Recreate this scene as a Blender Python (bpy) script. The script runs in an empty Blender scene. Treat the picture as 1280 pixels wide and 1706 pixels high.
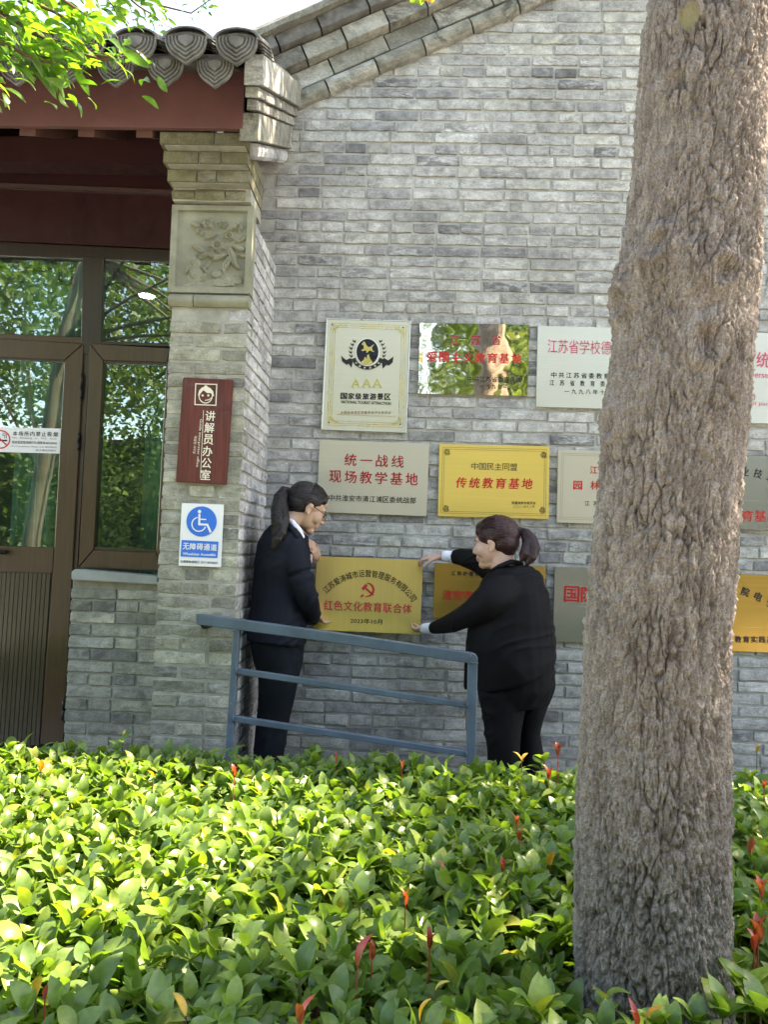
import bpy, bmesh, math, random
import numpy as np
from mathutils import Vector, Matrix, noise as mnoise
rng = np.random.default_rng(7); random.seed(7)
scene = bpy.context.scene
COL = scene.collection
# ------------------------------------------------------------------ camera
F, CX, CY = 1280.0, 640.0, 853.0
def cam_rot(yaw=2.0, pitch=3.1, roll=1.9):
    return (Matrix.Rotation(math.radians(yaw), 3, 'Z') @ Matrix.Rotation(math.radians(90+pitch), 3, 'X')
            @ Matrix.Rotation(math.radians(roll), 3, 'Z'))
CAMR = cam_rot(); CAMP = Vector((0, -4.08, 1.55))
cd = bpy.data.cameras.new('camera'); cam = bpy.data.objects.new('camera', cd); COL.objects.link(cam)
cam.matrix_world = Matrix.Translation(CAMP) @ CAMR.to_4x4()
cd.sensor_fit = 'VERTICAL'; cd.sensor_height = 36; cd.lens = F/1706*36; cd.clip_start = 0.05; cd.clip_end = 2000
scene.camera = cam
# ------------------------------------------------------------------ world, sun, exposure
SUN_EL = math.radians(52); SUN_AZ = math.radians(75)      # azimuth clockwise from +Y
sdir = Vector((math.sin(SUN_AZ)*math.cos(SUN_EL), math.cos(SUN_AZ)*math.cos(SUN_EL), math.sin(SUN_EL)))
w = bpy.data.worlds.new("World"); scene.world = w; w.use_nodes = True
nt = w.node_tree; nt.nodes.clear()
sky = nt.nodes.new('ShaderNodeTexSky'); sky.sky_type = 'NISHITA'; sky.sun_disc = False
sky.sun_elevation = SUN_EL; sky.sun_rotation = SUN_AZ; sky.air_density = 1.0; sky.dust_density = 0.7; sky.ozone_density = 1.0
bg = nt.nodes.new('ShaderNodeBackground'); bg.inputs[1].default_value = 0.15
wo = nt.nodes.new('ShaderNodeOutputWorld')
nt.links.new(sky.outputs[0], bg.inputs[0]); nt.links.new(bg.outputs[0], wo.inputs[0])
sl = bpy.data.lights.new('sun', 'SUN'); sl.energy = 4.1; sl.angle = math.radians(0.5); sl.color = (1, .95, .86)
so = bpy.data.objects.new('sun', sl); COL.objects.link(so)
so.rotation_euler = sdir.to_track_quat('Z', 'Y').to_euler(); so.location = (3, 2, 8)
scene.view_settings.view_transform = 'Standard'; scene.view_settings.look = 'None'
scene.view_settings.exposure = 2.95; scene.view_settings.use_white_balance = True; scene.view_settings.white_balance_temperature = 8350; scene.view_settings.white_balance_tint = 16; scene.view_settings.gamma = 1; scene.view_settings.use_curve_mapping = False
scene.render.engine = 'CYCLES'; scene.cycles.max_bounces = 7; scene.cycles.transparent_max_bounces = 12
scene.cycles.diffuse_bounces = 4; scene.cycles.caustics_reflective = False; scene.cycles.caustics_refractive = False

# ------------------------------------------------------------------ geometry helpers
def ray(x, y): return CAMR @ Vector(((x-CX)/F, -(y-CY)/F, -1.0))
def U(x, y, Y):                       # pixel of the photograph onto the plane at depth Y
    d = ray(x, y); return CAMP + d*((Y-CAMP.y)/d.y)
def UX(x, y, X):
    d = ray(x, y); return CAMP + d*((X-CAMP.x)/d.x)
def UZ(x, y, Z):
    d = ray(x, y); return CAMP + d*((Z-CAMP.z)/d.z)
CRT = np.array(CAMR.transposed()); CPN = np.array(CAMP)
def depth_of(p): return -float((CRT @ (np.array(p)-CPN))[2])
def PXS(pts):
    q = (np.asarray(pts)-CPN) @ CRT.T
    return np.stack([CX+F*q[:, 0]/-q[:, 2], CY-F*q[:, 1]/-q[:, 2], -q[:, 2]], 1)

class G:
    """collects faces for one mesh"""
    def __init__(s): s.v = []; s.f = []; s.smooth = False
    def add(s, vs, fs):
        b = len(s.v); s.v += [tuple(p) for p in vs]; s.f += [tuple(i+b for i in f) for f in fs]; return s
    def box(s, c, d, rot=None):
        x, y, z = d[0]/2, d[1]/2, d[2]/2
        vs = [Vector((i*x, j*y, k*z)) for i in (-1, 1) for j in (-1, 1) for k in (-1, 1)]
        if rot: vs = [rot @ v for v in vs]
        return s.add([v+Vector(c) for v in vs], [(0, 1, 3, 2), (4, 6, 7, 5), (0, 4, 5, 1), (2, 3, 7, 6), (0, 2, 6, 4), (1, 5, 7, 3)])
    def prism(s, front, back):          # two matching polygons
        n = len(front)
        return s.add(list(front)+list(back), [tuple(range(n)), tuple(range(2*n-1, n-1, -1))]+[(i, i+n, (i+1) % n+n, (i+1) % n) for i in range(n)])
    def poly_px(s, pts, yf, yb):        # outline measured in the photo, real plane yf, real thickness to yb
        fr = [U(x, y, yf) for x, y in pts]; return s.prism(fr, [Vector((p.x, yb, p.z)) for p in fr])
    def tube(s, pts, rad, seg=8, cap=True, flat=1.0, up=None):
        pts = [Vector(p) for p in pts]; n = len(pts)
        if not hasattr(rad, '__len__'): rad = [rad]*n
        rings = []
        for i, p in enumerate(pts):
            t = (pts[min(i+1, n-1)]-pts[max(i-1, 0)]).normalized()
            u = up or Vector((0, 0, 1))
            if abs(t.dot(u)) > .95: u = Vector((0, 1, 0)) if abs(t.y) < .9 else Vector((1, 0, 0))
            a = t.cross(u).normalized(); b = a.cross(t)
            rings.append([p+(a*math.cos(k*2*math.pi/seg)+b*math.sin(k*2*math.pi/seg)*flat)*rad[i] for k in range(seg)])
        return s.rings(rings, cap)
    def rings(s, rings, cap=True, close=True):
        seg = len(rings[0]); vs = [p for r in rings for p in r]; fs = []
        for i in range(len(rings)-1):
            for k in range(seg if close else seg-1):
                k2 = (k+1) % seg; fs.append((i*seg+k, i*seg+k2, (i+1)*seg+k2, (i+1)*seg+k))
        if cap and close: fs.append(tuple(range(seg-1, -1, -1))); fs.append(tuple((len(rings)-1)*seg+k for k in range(seg)))
        return s.add(vs, fs)
    def ell(s, c, r, M=None, nu=16, nv=10):
        rg = []
        for j in range(1, nv):
            th = math.pi*j/nv
            rg.append([Vector((r[0]*math.sin(th)*math.cos(2*math.pi*k/nu), r[1]*math.sin(th)*math.sin(2*math.pi*k/nu), r[2]*math.cos(th))) for k in range(nu)])
        if M: rg = [[M @ (Vector(c)+v) for v in q] for q in rg]
        else: rg = [[Vector(c)+v for v in q] for q in rg]
        return s.rings(rg)

def newmesh(name, g, smooth=False):
    m = bpy.data.meshes.new(name); m.from_pydata([tuple(v) for v in g.v], [], g.f); m.update()
    if smooth: m.shade_smooth()
    return m
def empty(name, loc, label, cat, group=None):
    o = bpy.data.objects.new(name, None); COL.objects.link(o); o.location = loc; o.empty_display_size = .1
    o['label'] = label; o['category'] = cat
    if group: o['group'] = group
    return o
def put(name, mesh, parent=None, loc=None):
    o = bpy.data.objects.new(name, mesh); COL.objects.link(o)
    if parent: o.parent = parent
    if loc is not None: o.location = loc
    return o
def root_loc(o):
    p = Vector((0, 0, 0))
    while o: p = p+o.location; o = o.parent
    return p
def part(name, g, mat, parent=None, smooth=False, bevel=0, label=None, kind=None, seg=1):
    """g given in world coordinates -> mesh object parented to parent"""
    m = newmesh(name, g, smooth); m.materials.append(mat)
    if len(g.f) < 1500 and not bevel and 'leaf' not in name and name not in ('curtain', 'lettering'):
        bm = bmesh.new(); bm.from_mesh(m); bmesh.ops.recalc_face_normals(bm, faces=bm.faces); bm.to_mesh(m); bm.free()
    if parent: m.transform(Matrix.Translation(-root_loc(parent)))
    if bevel:
        bm = bmesh.new(); bm.from_mesh(m); bmesh.ops.recalc_face_normals(bm, faces=bm.faces)
        bmesh.ops.bevel(bm, geom=[e for e in bm.edges if e.calc_face_angle(0) > .5], offset=bevel, segments=seg, affect='EDGES', clamp_overlap=True)
        bm.to_mesh(m); bm.free()
    o = put(name, m, parent)
    if label: o['label'] = label
    if kind: o['kind'] = kind
    return o
def struct(name, g, mat, **k): return part(name, g, mat, None, kind='structure', **k)

# ------------------------------------------------------------------ material helpers
class Mt:
    def __init__(s, name):
        s.m = bpy.data.materials.new(name); s.m.use_nodes = True; s.t = s.m.node_tree; s.t.nodes.clear()
        s.out = s.n('OutputMaterial'); s.b = s.n('BsdfPrincipled'); s.l(s.b.outputs[0], s.out.inputs[0])
    def n(s, typ, **k):
        q = s.t.nodes.new('ShaderNode'+typ)
        for a, b in k.items():
            if hasattr(q, a): setattr(q, a, b)
            else: q.inputs[a.replace('_', ' ')].default_value = b
        return q
    def l(s, a, b): s.t.links.new(a, b)
    def set(s, **k):
        for a, b in k.items():
            i = s.b.inputs[a.replace('_', ' ')]
            if hasattr(b, 'is_output'): s.l(b, i)
            else: i.default_value = (*b, 1) if isinstance(b, tuple) and len(b) == 3 else b
        return s
    def pos(s, scale=(1, 1, 1), add=None, obj=False):
        c = s.n('TexCoord').outputs['Object'] if obj else s.n('NewGeometry').outputs['Position']
        mp = s.n('Mapping'); mp.inputs['Scale'].default_value = scale; s.l(c, mp.inputs[0])
        if add is not None:
            v = s.n('VectorMath', operation='ADD'); s.l(mp.outputs[0], v.inputs[0]); s.l(add, v.inputs[1]); return v.outputs[0]
        return mp.outputs[0]
    def noise(s, vec, scale, detail=4, rough=.55, dist=0):
        q = s.n('TexNoise'); q.inputs['Scale'].default_value = scale; q.inputs['Detail'].default_value = detail
        q.inputs['Roughness'].default_value = rough; q.inputs['Distortion'].default_value = dist; s.l(vec, q.inputs['Vector']); return q.outputs[0]
    def ramp(s, fac, stops, interp='LINEAR'):
        q = s.n('ValToRGB'); q.color_ramp.interpolation = interp; e = q.color_ramp.elements
        while len(e) > 1: e.remove(e[0])
        for i, (p, c) in enumerate(stops):
            c = (c, c, c, 1) if not hasattr(c, '__len__') else (*c, 1)
            if i == 0: e[0].position = p; e[0].color = c
            else: e.new(p).color = c
        s.l(fac, q.inputs[0]); return q.outputs[0]
    def mix(s, fac, a, b, mode='MIX'):
        q = s.n('Mix', data_type='RGBA', blend_type=mode)
        for v, i in ((fac, 0), (a, 6), (b, 7)):
            if hasattr(v, 'is_output'): s.l(v, q.inputs[i])
            else: q.inputs[i].default_value = (*v, 1) if hasattr(v, '__len__') else v
        return q.outputs[2]
    def math(s, op, a, b=0.0, clamp=False):
        q = s.n('Math', operation=op); q.use_clamp = clamp
        for v, i in ((a, 0), (b, 1)):
            if hasattr(v, 'is_output'): s.l(v, q.inputs[i])
            else: q.inputs[i].default_value = v
        return q.outputs[0]
    def bump(s, h, strength=.5, dist=.003, prev=None):
        q = s.n('Bump'); q.inputs['Strength'].default_value = strength; q.inputs['Distance'].default_value = dist
        s.l(h, q.inputs['Height'])
        if prev is not None: s.l(prev, q.inputs['Normal'])
        s.l(q.outputs[0], s.b.inputs['Normal']); return q.outputs[0]
    def rand(s):        # one value per brick or leaf, whether it is an object or an island of a joined mesh
        a = s.n('NewGeometry').outputs['Random Per Island']; b = s.n('ObjectInfo').outputs['Random']
        return s.math('FRACT', s.math('ADD', s.math('MULTIPLY', a, 3.7), b))

def brick_material(name, stops, lime=.5, stain=.5, green=0.0, damp=0.0):
    M = Mt(name); r = M.rand()
    r2 = M.math('FRACT', M.math('MULTIPLY', r, 17.31)); r3 = M.math('FRACT', M.math('MULTIPLY', r, 41.7))
    cv = M.n('CombineXYZ'); M.l(M.math('MULTIPLY', r, 9), cv.inputs[0]); M.l(M.math('MULTIPLY', r2, 7), cv.inputs[2])
    P = M.pos((1, 1, 1)); Pb = M.pos((1, 1, 1), add=cv.outputs[0]); Ph = M.pos((9, 9, 30), add=cv.outputs[0])
    base = M.ramp(r, stops)
    n1 = M.noise(Pb, 14, 6, .65); base = M.mix(1, base, M.ramp(n1, [(.3, .55), (.7, 1.38)]), 'MULTIPLY')
    lim = M.ramp(M.noise(Ph, 1, 7, .75, .6), [(.47, 0.0), (.60, 1.0)])
    lim = M.math('MULTIPLY', lim, M.math('MULTIPLY', r3, lime))
    base = M.mix(lim, base, (.60, .60, .585))
    big = M.ramp(M.noise(P, 2.3, 5, .6), [(.35, .78), (.65, 1.15)]); base = M.mix(1, base, big, 'MULTIPLY')
    st = M.ramp(M.noise(Pb, 7, 8, .75, .8), [(.53, 0.0), (.63, 1.0)])
    base = M.mix(M.math('MULTIPLY', st, M.math('MULTIPLY', r2, stain)), base, (.075, .075, .07))
    if green: base = M.mix(M.math('MULTIPLY', M.ramp(M.noise(P, 5, 5, .6), [(.35, 0.0), (.7, 1.0)]), green), base, (.17, .165, .075))
    if damp:
        z = M.n('SeparateXYZ'); M.l(P, z.inputs[0])
        dz = M.ramp(M.math('ADD', z.outputs[2], M.math('MULTIPLY', M.noise(P, 3, 4), .8)), [(.95, 1.0), (1.55, 0.0)])
        base = M.mix(M.math('MULTIPLY', dz, damp), base, (.095, .1, .085))
    fine = M.noise(Pb, 160, 4, .7); base = M.mix(1, base, M.ramp(fine, [(.3, .68), (.7, 1.28)]), 'MULTIPLY')
    M.set(Base_Color=base, Roughness=.92, Specular_IOR_Level=.25)
    b1 = M.bump(M.noise(Pb, 45, 6, .7), .9, .006); M.bump(fine, .35, .0015, b1)
    return M.m
greys = [(0, (.25, .25, .245)), (.14, (.38, .38, .37)), (.28, (.31, .31, .31)), (.45, (.43, .43, .42)), (.58, (.38, .38, .35)), (.7, (.47, .47, .46)), (.82, (.26, .262, .27)), (.90, (.155, .155, .165)), (.95, (.33, .33, .33)), (1, (.50, .50, .48))]
olive = [(0, (.22, .215, .185)), (.25, (.35, .345, .28)), (.5, (.27, .27, .235)), (.7, (.43, .42, .345)), (.84, (.16, .16, .15)), (1, (.38, .375, .33))]
M_brick = brick_material('grey_blue_brick', greys, lime=.75, stain=.65, damp=.2)
M_brick_front = brick_material('olive_grey_brick', olive, lime=.4, stain=.6, green=.2, damp=.3)
M_corbel = brick_material('mossy_brick', [(0, (.12, .11, .08)), (.5, (.185, .175, .115)), (1, (.09, .083, .068))], lime=.2, stain=1.0, green=.5)
M_verge = brick_material('weathered_verge_brick', [(0, (.24, .235, .205)), (.5, (.30, .30, .265)), (.8, (.17, .165, .15)), (1, (.35, .345, .31))], lime=.6, stain=1.0, green=.12)
M_pale = brick_material('skylit_limed_brick', [(0, (.36, .355, .35)), (.3, (.46, .46, .465)), (.6, (.41, .41, .42)), (.8, (.28, .275, .285)), (1, (.52, .52, .53))], lime=1.0, stain=.55)  # lime smears; sky light on the pillar's right face put into the tone

def stone(name, c, var=.25, scale=8, bump=.4, rough=.9, dist=.003, moss=0):
    M = Mt(name); P = M.pos(); n = M.noise(P, scale, 7, .65)
    col = M.mix(1, c, M.ramp(n, [(.3, 1-var), (.7, 1+var)]), 'MULTIPLY')
    if moss: col = M.mix(M.math('MULTIPLY', M.ramp(M.noise(P, 4, 5), [(.4, 0.0), (.65, 1.0)]), moss), col, (.10, .10, .045))
    M.set(Base_Color=col, Roughness=rough, Specular_IOR_Level=.3)
    M.bump(M.noise(P, scale*6, 5, .7), bump, dist); return M.m
M_mortar = stone('lime_mortar', (.36, .36, .34), .3, 12, .6)
M_mortar_dk = stone('old_mortar', (.30, .295, .25), .3, 12, .6)
M_sill = stone('sill_stone', (.33, .35, .33), .2, 6, .3)
M_carved = stone('carved_grey_clay', (.24, .24, .185), .25, 9, .4, moss=.35)
M_tile = stone('clay_roof_tile', (.135, .13, .122), .55, 14, .6)
M_pave = stone('grey_paving', (.30, .30, .29), .2, 3, .3)
M_soil = stone('dark_soil', (.05, .04, .03), .4, 20, .8, dist=.01)
M_ramp = stone('concrete_ramp', (.33, .33, .31), .2, 3, .4)

def paint(name, c, rough=.45, var=.1, metallic=0, spec=.3, bump=0, coat=0):
    M = Mt(name); P = M.pos(); n = M.noise(P, 6, 5, .6)
    M.set(Base_Color=M.mix(1, c, M.ramp(n, [(.3, 1-var), (.7, 1+var)]), 'MULTIPLY'), Roughness=M.ramp(M.noise(P, 18, 4), [(.3, max(.02, rough-.1)), (.7, min(1, rough+.1))]), Metallic=metallic, Specular_IOR_Level=spec, Coat_Weight=coat)
    if bump: M.bump(M.noise(P, 90, 4), bump, .0015)
    return M.m
M_fascia = paint('maroon_paint', (.135, .060, .058), .5, .15)
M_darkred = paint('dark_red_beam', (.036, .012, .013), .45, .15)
M_rafter = paint('brown_rafter', (.11, .05, .04), .6, .2)
M_soffit = paint('grey_soffit', (.12, .13, .12), .8, .2)
def railpaint():
    M = Mt('blue_grey_steel_paint'); P = M.pos(); c = M.mix(1, (.080, .115, .152), M.ramp(M.noise(P, 9, 5), [(.3, .8), (.7, 1.2)]), 'MULTIPLY')
    c = M.mix(M.ramp(M.noise(P, 55, 6, .7), [(.66, 0.0), (.70, 1.0)]), c, (.20, .22, .23)); c = M.mix(M.ramp(M.noise(P, 31, 7, .75, .5), [(.68, 0.0), (.73, 1.0)]), c, (.10, .045, .02))
    M.set(Base_Color=c, Roughness=.4, Specular_IOR_Level=.4); M.bump(M.noise(P, 120, 3), .12, .001); return M.m
M_rail = railpaint()
M_hinge = paint('black_hinge', (.01, .01, .01), .4)
M_white = paint('white_print_board', (.74, .75, .78), .35, .03)
M_blue = paint('sign_blue', (.02, .16, .62), .35, .03)
M_ink = paint('black_ink', (.018, .016, .018), .4, .05)
M_red = paint('red_enamel', (.50, .022, .022), .4, .08)
M_maroon = paint('maroon_enamel', (.36, .02, .03), .4, .08)
M_pink = paint('rose_enamel', (.50, .06, .12), .4, .08)
M_cream = paint('cream_lettering', (.72, .68, .56), .5, .05)
M_goldink = paint('gold_relief', (.62, .47, .16), .3, .1, metallic=.8)
M_navyink = paint('dark_enamel', (.012, .012, .02), .35, .05)
M_signred = paint('prohibition_red', (.65, .05, .06), .35)

def bronze(name, c):
    M = Mt(name); P = M.pos((1, 1, .06)); n = M.noise(P, 60, 5, .7)
    M.set(Base_Color=M.mix(1, c, M.ramp(n, [(.3, .7), (.7, 1.3)]), 'MULTIPLY'), Roughness=.3, Specular_IOR_Level=.7, Coat_Weight=.25, Coat_Roughness=.15)
    M.bump(n, .15, .001); return M.m
M_bronze = bronze('bronze_frame', (.058, .032, .014)); M_bronze_dk = bronze('dark_bronze_frame', (.028, .017, .013)); M_panel = bronze('door_board', (.045, .035, .018))

def woodsign():
    M = Mt('red_stained_wood'); P = M.pos((1, 1, .045))
    wv = M.noise(P, 55, 4, .6, 1.2); c = M.ramp(wv, [(.3, (.045, .008, .007)), (.5, (.095, .014, .011)), (.7, (.145, .028, .018))])
    M.set(Base_Color=c, Roughness=.45, Coat_Weight=.2); M.bump(wv, .4, .002); return M.m
M_wood = woodsign()

def metal_plate(name, c, rough, brush=.1, wav=.02, wscale=1.5, metallic=1.0, along='x'):
    M = Mt(name); P = M.pos((1.2, 1, 260) if along == 'x' else (260, 1, 1.2)); P0 = M.pos()
    n = M.noise(P, 1.0, 3, .7); col = M.mix(1, c, M.ramp(n, [(.3, 1-brush), (.7, 1+brush)]), 'MULTIPLY')
    M.set(Base_Color=col, Roughness=M.ramp(n, [(.3, rough*.85), (.7, min(1, rough*1.15))]), Metallic=metallic)
    b = M.bump(M.noise(P0, wscale, 2, .5), wav, .1)
    if brush > .03: M.bump(n, .08, .0006, b)
    return M.m
M_steel_cream = metal_plate('cream_anodised_plate', (.58, .56, .45), .38, .04, .02, metallic=.35)
M_mirror = metal_plate('mirror_steel_plate', (.86, .79, .66), .035, .02, .06, 4)
M_steel = metal_plate('brushed_steel_plate', (.70, .69, .67), .22, .05, .03, metallic=.45)
M_champ = metal_plate('champagne_steel_plate', (.55, .505, .41), .32, .03, .03, metallic=.35)
M_gold = metal_plate('satin_gold_plate', (.80, .58, .15), .34, .04, .02, metallic=.5)
M_gold2 = metal_plate('brushed_gold_plate', (.92, .66, .22), .22, .05, .06, metallic=.45, along='z')
M_brass = metal_plate('dark_brass_plate', (.52, .32, .075), .24, .1, .05, metallic=.6)
M_greysteel = metal_plate('grey_steel_plate', (.40, .39, .365), .24, .05, .03, metallic=.75)
M_edge = paint('plate_edge', (.62, .62, .6), .35, .05, metallic=.7)

def leaf_mat(name, stops, trans=.35, rough=.35, spec=.5):
    M = Mt(name); r = M.rand(); c = M.ramp(r, stops); P = M.pos()
    c = M.mix(1, c, M.ramp(M.noise(P, 70, 3), [(.3, .8), (.7, 1.2)]), 'MULTIPLY')
    back = M.n('NewGeometry').outputs['Backfacing']; c2 = M.mix(M.math('MULTIPLY', back, .35), c, (.13, .17, .07))
    M.set(Base_Color=c2, Roughness=rough, Specular_IOR_Level=spec)
    tr = M.n('BsdfTranslucent'); hs = M.mix(1, c, (1.5, 1.7, .55), 'MULTIPLY'); M.l(hs, tr.inputs[0])
    ad = M.n('MixShader'); ad.inputs[0].default_value = trans; M.l(M.b.outputs[0], ad.inputs[1]); M.l(tr.outputs[0], ad.inputs[2]); M.l(ad.outputs[0], M.out.inputs[0])
    return M.m
M_leaf = leaf_mat('photinia_leaf', [(0, (.085, .15, .032)), (.25, (.13, .215, .045)), (.5, (.10, .18, .048)), (.8, (.165, .25, .05)), (.96, (.21, .28, .06)), (1, (.28, .27, .06))], .42)
M_leaf_red = leaf_mat('young_red_leaf', [(0, (.42, .045, .04)), (.6, (.48, .075, .055)), (1, (.34, .10, .05))], .35)
M_leaf_yel = leaf_mat('yellow_leaf', [(0, (.60, .36, .05)), (.5, (.55, .22, .04)), (1, (.62, .5, .12))], .3)
M_leaf_over = leaf_mat('bright_bush_leaf', [(0, (.05, .13, .02)), (.4, (.09, .20, .03)), (.8, (.14, .27, .04)), (1, (.2, .30, .05))], .5, .3)
M_leaf_far = leaf_mat('tree_leaf', [(0, (.045, .09, .02)), (.5, (.075, .13, .03)), (1, (.13, .18, .04))], .35, .5)
M_leaf_gink = leaf_mat('ginkgo_leaf', [(0, (.16, .28, .03)), (1, (.30, .36, .04))], .5, .5)
M_twig = stone('brown_twig', (.12, .07, .045), .3, 30, .3)

def bark():
    M = Mt('furrowed_bark'); P = M.pos((1, 1, .35)); P0 = M.pos()
    n = M.noise(P, 34, 8, .7, .6); c = M.ramp(n, [(.28, (.14, .115, .097)), (.42, (.25, .21, .182)), (.58, (.35, .306, .268)), (.75, (.48, .43, .385))])
    f = M.noise(P0, 230, 6, .8); c = M.mix(1, c, M.ramp(f, [(.34, .5), (.66, 1.4)]), 'MULTIPLY')
    g = M.ramp(M.noise(P0, 3.2, 4), [(.55, 0.0), (.72, 1.0)]); c = M.mix(M.math('MULTIPLY', g, .22), c, (.20, .19, .10))
    a = M.n('Attribute', attribute_name='furrow'); c = M.mix(a.outputs['Fac'], c, (.06, .048, .038)); a2 = M.n('Attribute', attribute_name='scar'); c = M.mix(a2.outputs['Fac'], c, M.mix(1, (.25, .22, .12), M.ramp(n, [(.3, .7), (.7, 1.2)]), 'MULTIPLY'))
    M.set(Base_Color=c, Roughness=.95, Specular_IOR_Level=.2)
    b = M.bump(n, .9, .008); M.bump(f, 1.0, .004, b); return M.m
M_bark = bark()
M_bark_far = stone('far_bark', (.17, .14, .11), .3, 10, .5)
M_scar = stone('cut_branch_wood', (.33, .29, .16), .25, 20, .4)

def skin(name, c):
    M = Mt(name); P = M.pos(); n = M.noise(P, 25, 4)
    M.set(Base_Color=M.mix(M.ramp(n, [(.35, 0.0), (.75, .35)]), c, (c[0]*.95, c[1]*.72, c[2]*.66)), Roughness=.48, Subsurface_Weight=.12, Subsurface_Scale=.01)
    M.b.inputs['Subsurface Radius'].default_value = (1, .35, .2); return M.m
M_skin1 = skin('skin_tone', (.50, .315, .225)); M_skin2 = skin('fair_skin_tone', (.56, .36, .29))
def hairmat(name, c, c2, sc=(260, 260, 14)):
    M = Mt(name); P = M.pos(sc); n = M.noise(P, 1, 3, .6, .3)
    M.set(Base_Color=M.mix(M.ramp(n, [(.35, 0.0), (.7, 1.0)]), c, c2), Roughness=.38, Specular_IOR_Level=.3)
    M.bump(n, .9, .003); return M.m
M_hair1 = hairmat('black_hair', (.006, .005, .006), (.022, .017, .018)); M_hair2 = hairmat('dark_auburn_hair', (.008, .005, .006), (.05, .016, .018))
M_cap1 = hairmat('black_swept_hair', (.005, .004, .005), (.030, .023, .025), (22, 150, 260)); M_cap2 = hairmat('auburn_swept_hair', (.007, .004, .005), (.065, .020, .022), (22, 150, 260))
def cloth(name, c, fold=.9):
    M = Mt(name); P = M.pos((1, 1, 1)); P2 = M.pos((1.2, 1.2, 1.2))
    M.set(Base_Color=M.mix(1, c, M.ramp(M.noise(P, 5, 4), [(.3, .8), (.7, 1.25)]), 'MULTIPLY'), Roughness=.75, Specular_IOR_Level=.15)
    b = M.bump(M.noise(P2, 5, 2, .4, 1.0), fold*.35, .02); M.bump(M.noise(P, 700, 2), .2, .0006, b); return M.m
M_suit1 = cloth('navy_suit_cloth', (.0075, .0095, .016)); M_suit2 = cloth('black_suit_cloth', (.0045, .0045, .006)); M_trs1 = cloth('navy_trouser_cloth', (.006, .009, .014)); M_trs2 = cloth('black_trouser_cloth', (.004, .004, .005))
M_shirt = cloth('white_shirt_cloth', (.74, .76, .88), .3); M_shoe = paint('black_leather', (.01, .01, .01), .3)

def glass(name, tint=(.75, .9, .85), refl=.2):
    M = Mt(name); M.t.nodes.remove(M.b)
    tr = M.n('BsdfTransparent'); tr.inputs[0].default_value = (*tint, 1)
    gl = M.n('BsdfGlossy'); gl.inputs['Roughness'].default_value = .0; gl.inputs['Color'].default_value = (.95, 1, .98, 1)
    fr = M.n('Fresnel'); fr.inputs[0].default_value = 1.5; f2 = M.math('MULTIPLY', fr.outputs[0], refl/.04, True)
    P = M.pos(); bp = M.n('Bump'); bp.inputs['Strength'].default_value = .012; bp.inputs['Distance'].default_value = .1; M.l(M.noise(P, 2.5, 1), bp.inputs['Height']); M.l(bp.outputs[0], gl.inputs['Normal'])
    mx = M.n('MixShader'); M.l(f2, mx.inputs[0]); M.l(tr.outputs[0], mx.inputs[1]); M.l(gl.outputs[0], mx.inputs[2]); M.l(mx.outputs[0], M.out.inputs[0]); return M.m
M_glass = glass('window_glass', refl=.13); M_lens = glass('spectacle_lens', (.95, .95, .95), .06)
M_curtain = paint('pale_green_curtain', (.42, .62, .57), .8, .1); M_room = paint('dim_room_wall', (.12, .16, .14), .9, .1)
M_lamp = Mt('lamp_glow').set(Base_Color=(1, 1, 1), Emission_Color=(1, .93, .8), Emission_Strength=30.0).m

# ------------------------------------------------------------------ setting: ground, soil, ramp
g = G(); g.add([(-300, -300, 0), (300, -300, 0), (300, 300, 0), (-300, 300, 0)], [(0, 1, 2, 3)]); struct('ground', g, M_pave)
g = G(); g.add([(-6, -3.7, .004), (6, -3.7, .004), (6, -1.0, .004), (-6, -1.0, .004)], [(0, 1, 2, 3)]); struct('planting_soil', g, M_soil)
g = G(); a = [Vector((-6, -.92, 0)), Vector((-6, -.92, .42)), Vector((-1.15, -.92, .42)), Vector((2.9, -.92, .0))]
g.prism(a, [Vector((p.x, .0, p.z)) for p in a]); struct('access_ramp', g, M_ramp)
def ramp_z(x): return .42 if x < -1.15 else max(0, .42-(x+1.15)*.42/4.05)
g = G()
for i in range(-24, 25):                      # paving slabs behind the photographer, seen in the glass and the mirror plate
    for j in range(8): g.box((i*.62, -4.4-j*.62, .012), (.6, .6, .024))
o = struct('paved_path', g, stone('pale_path_slab', (.42, .42, .40), .2, 3, .2))

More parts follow.
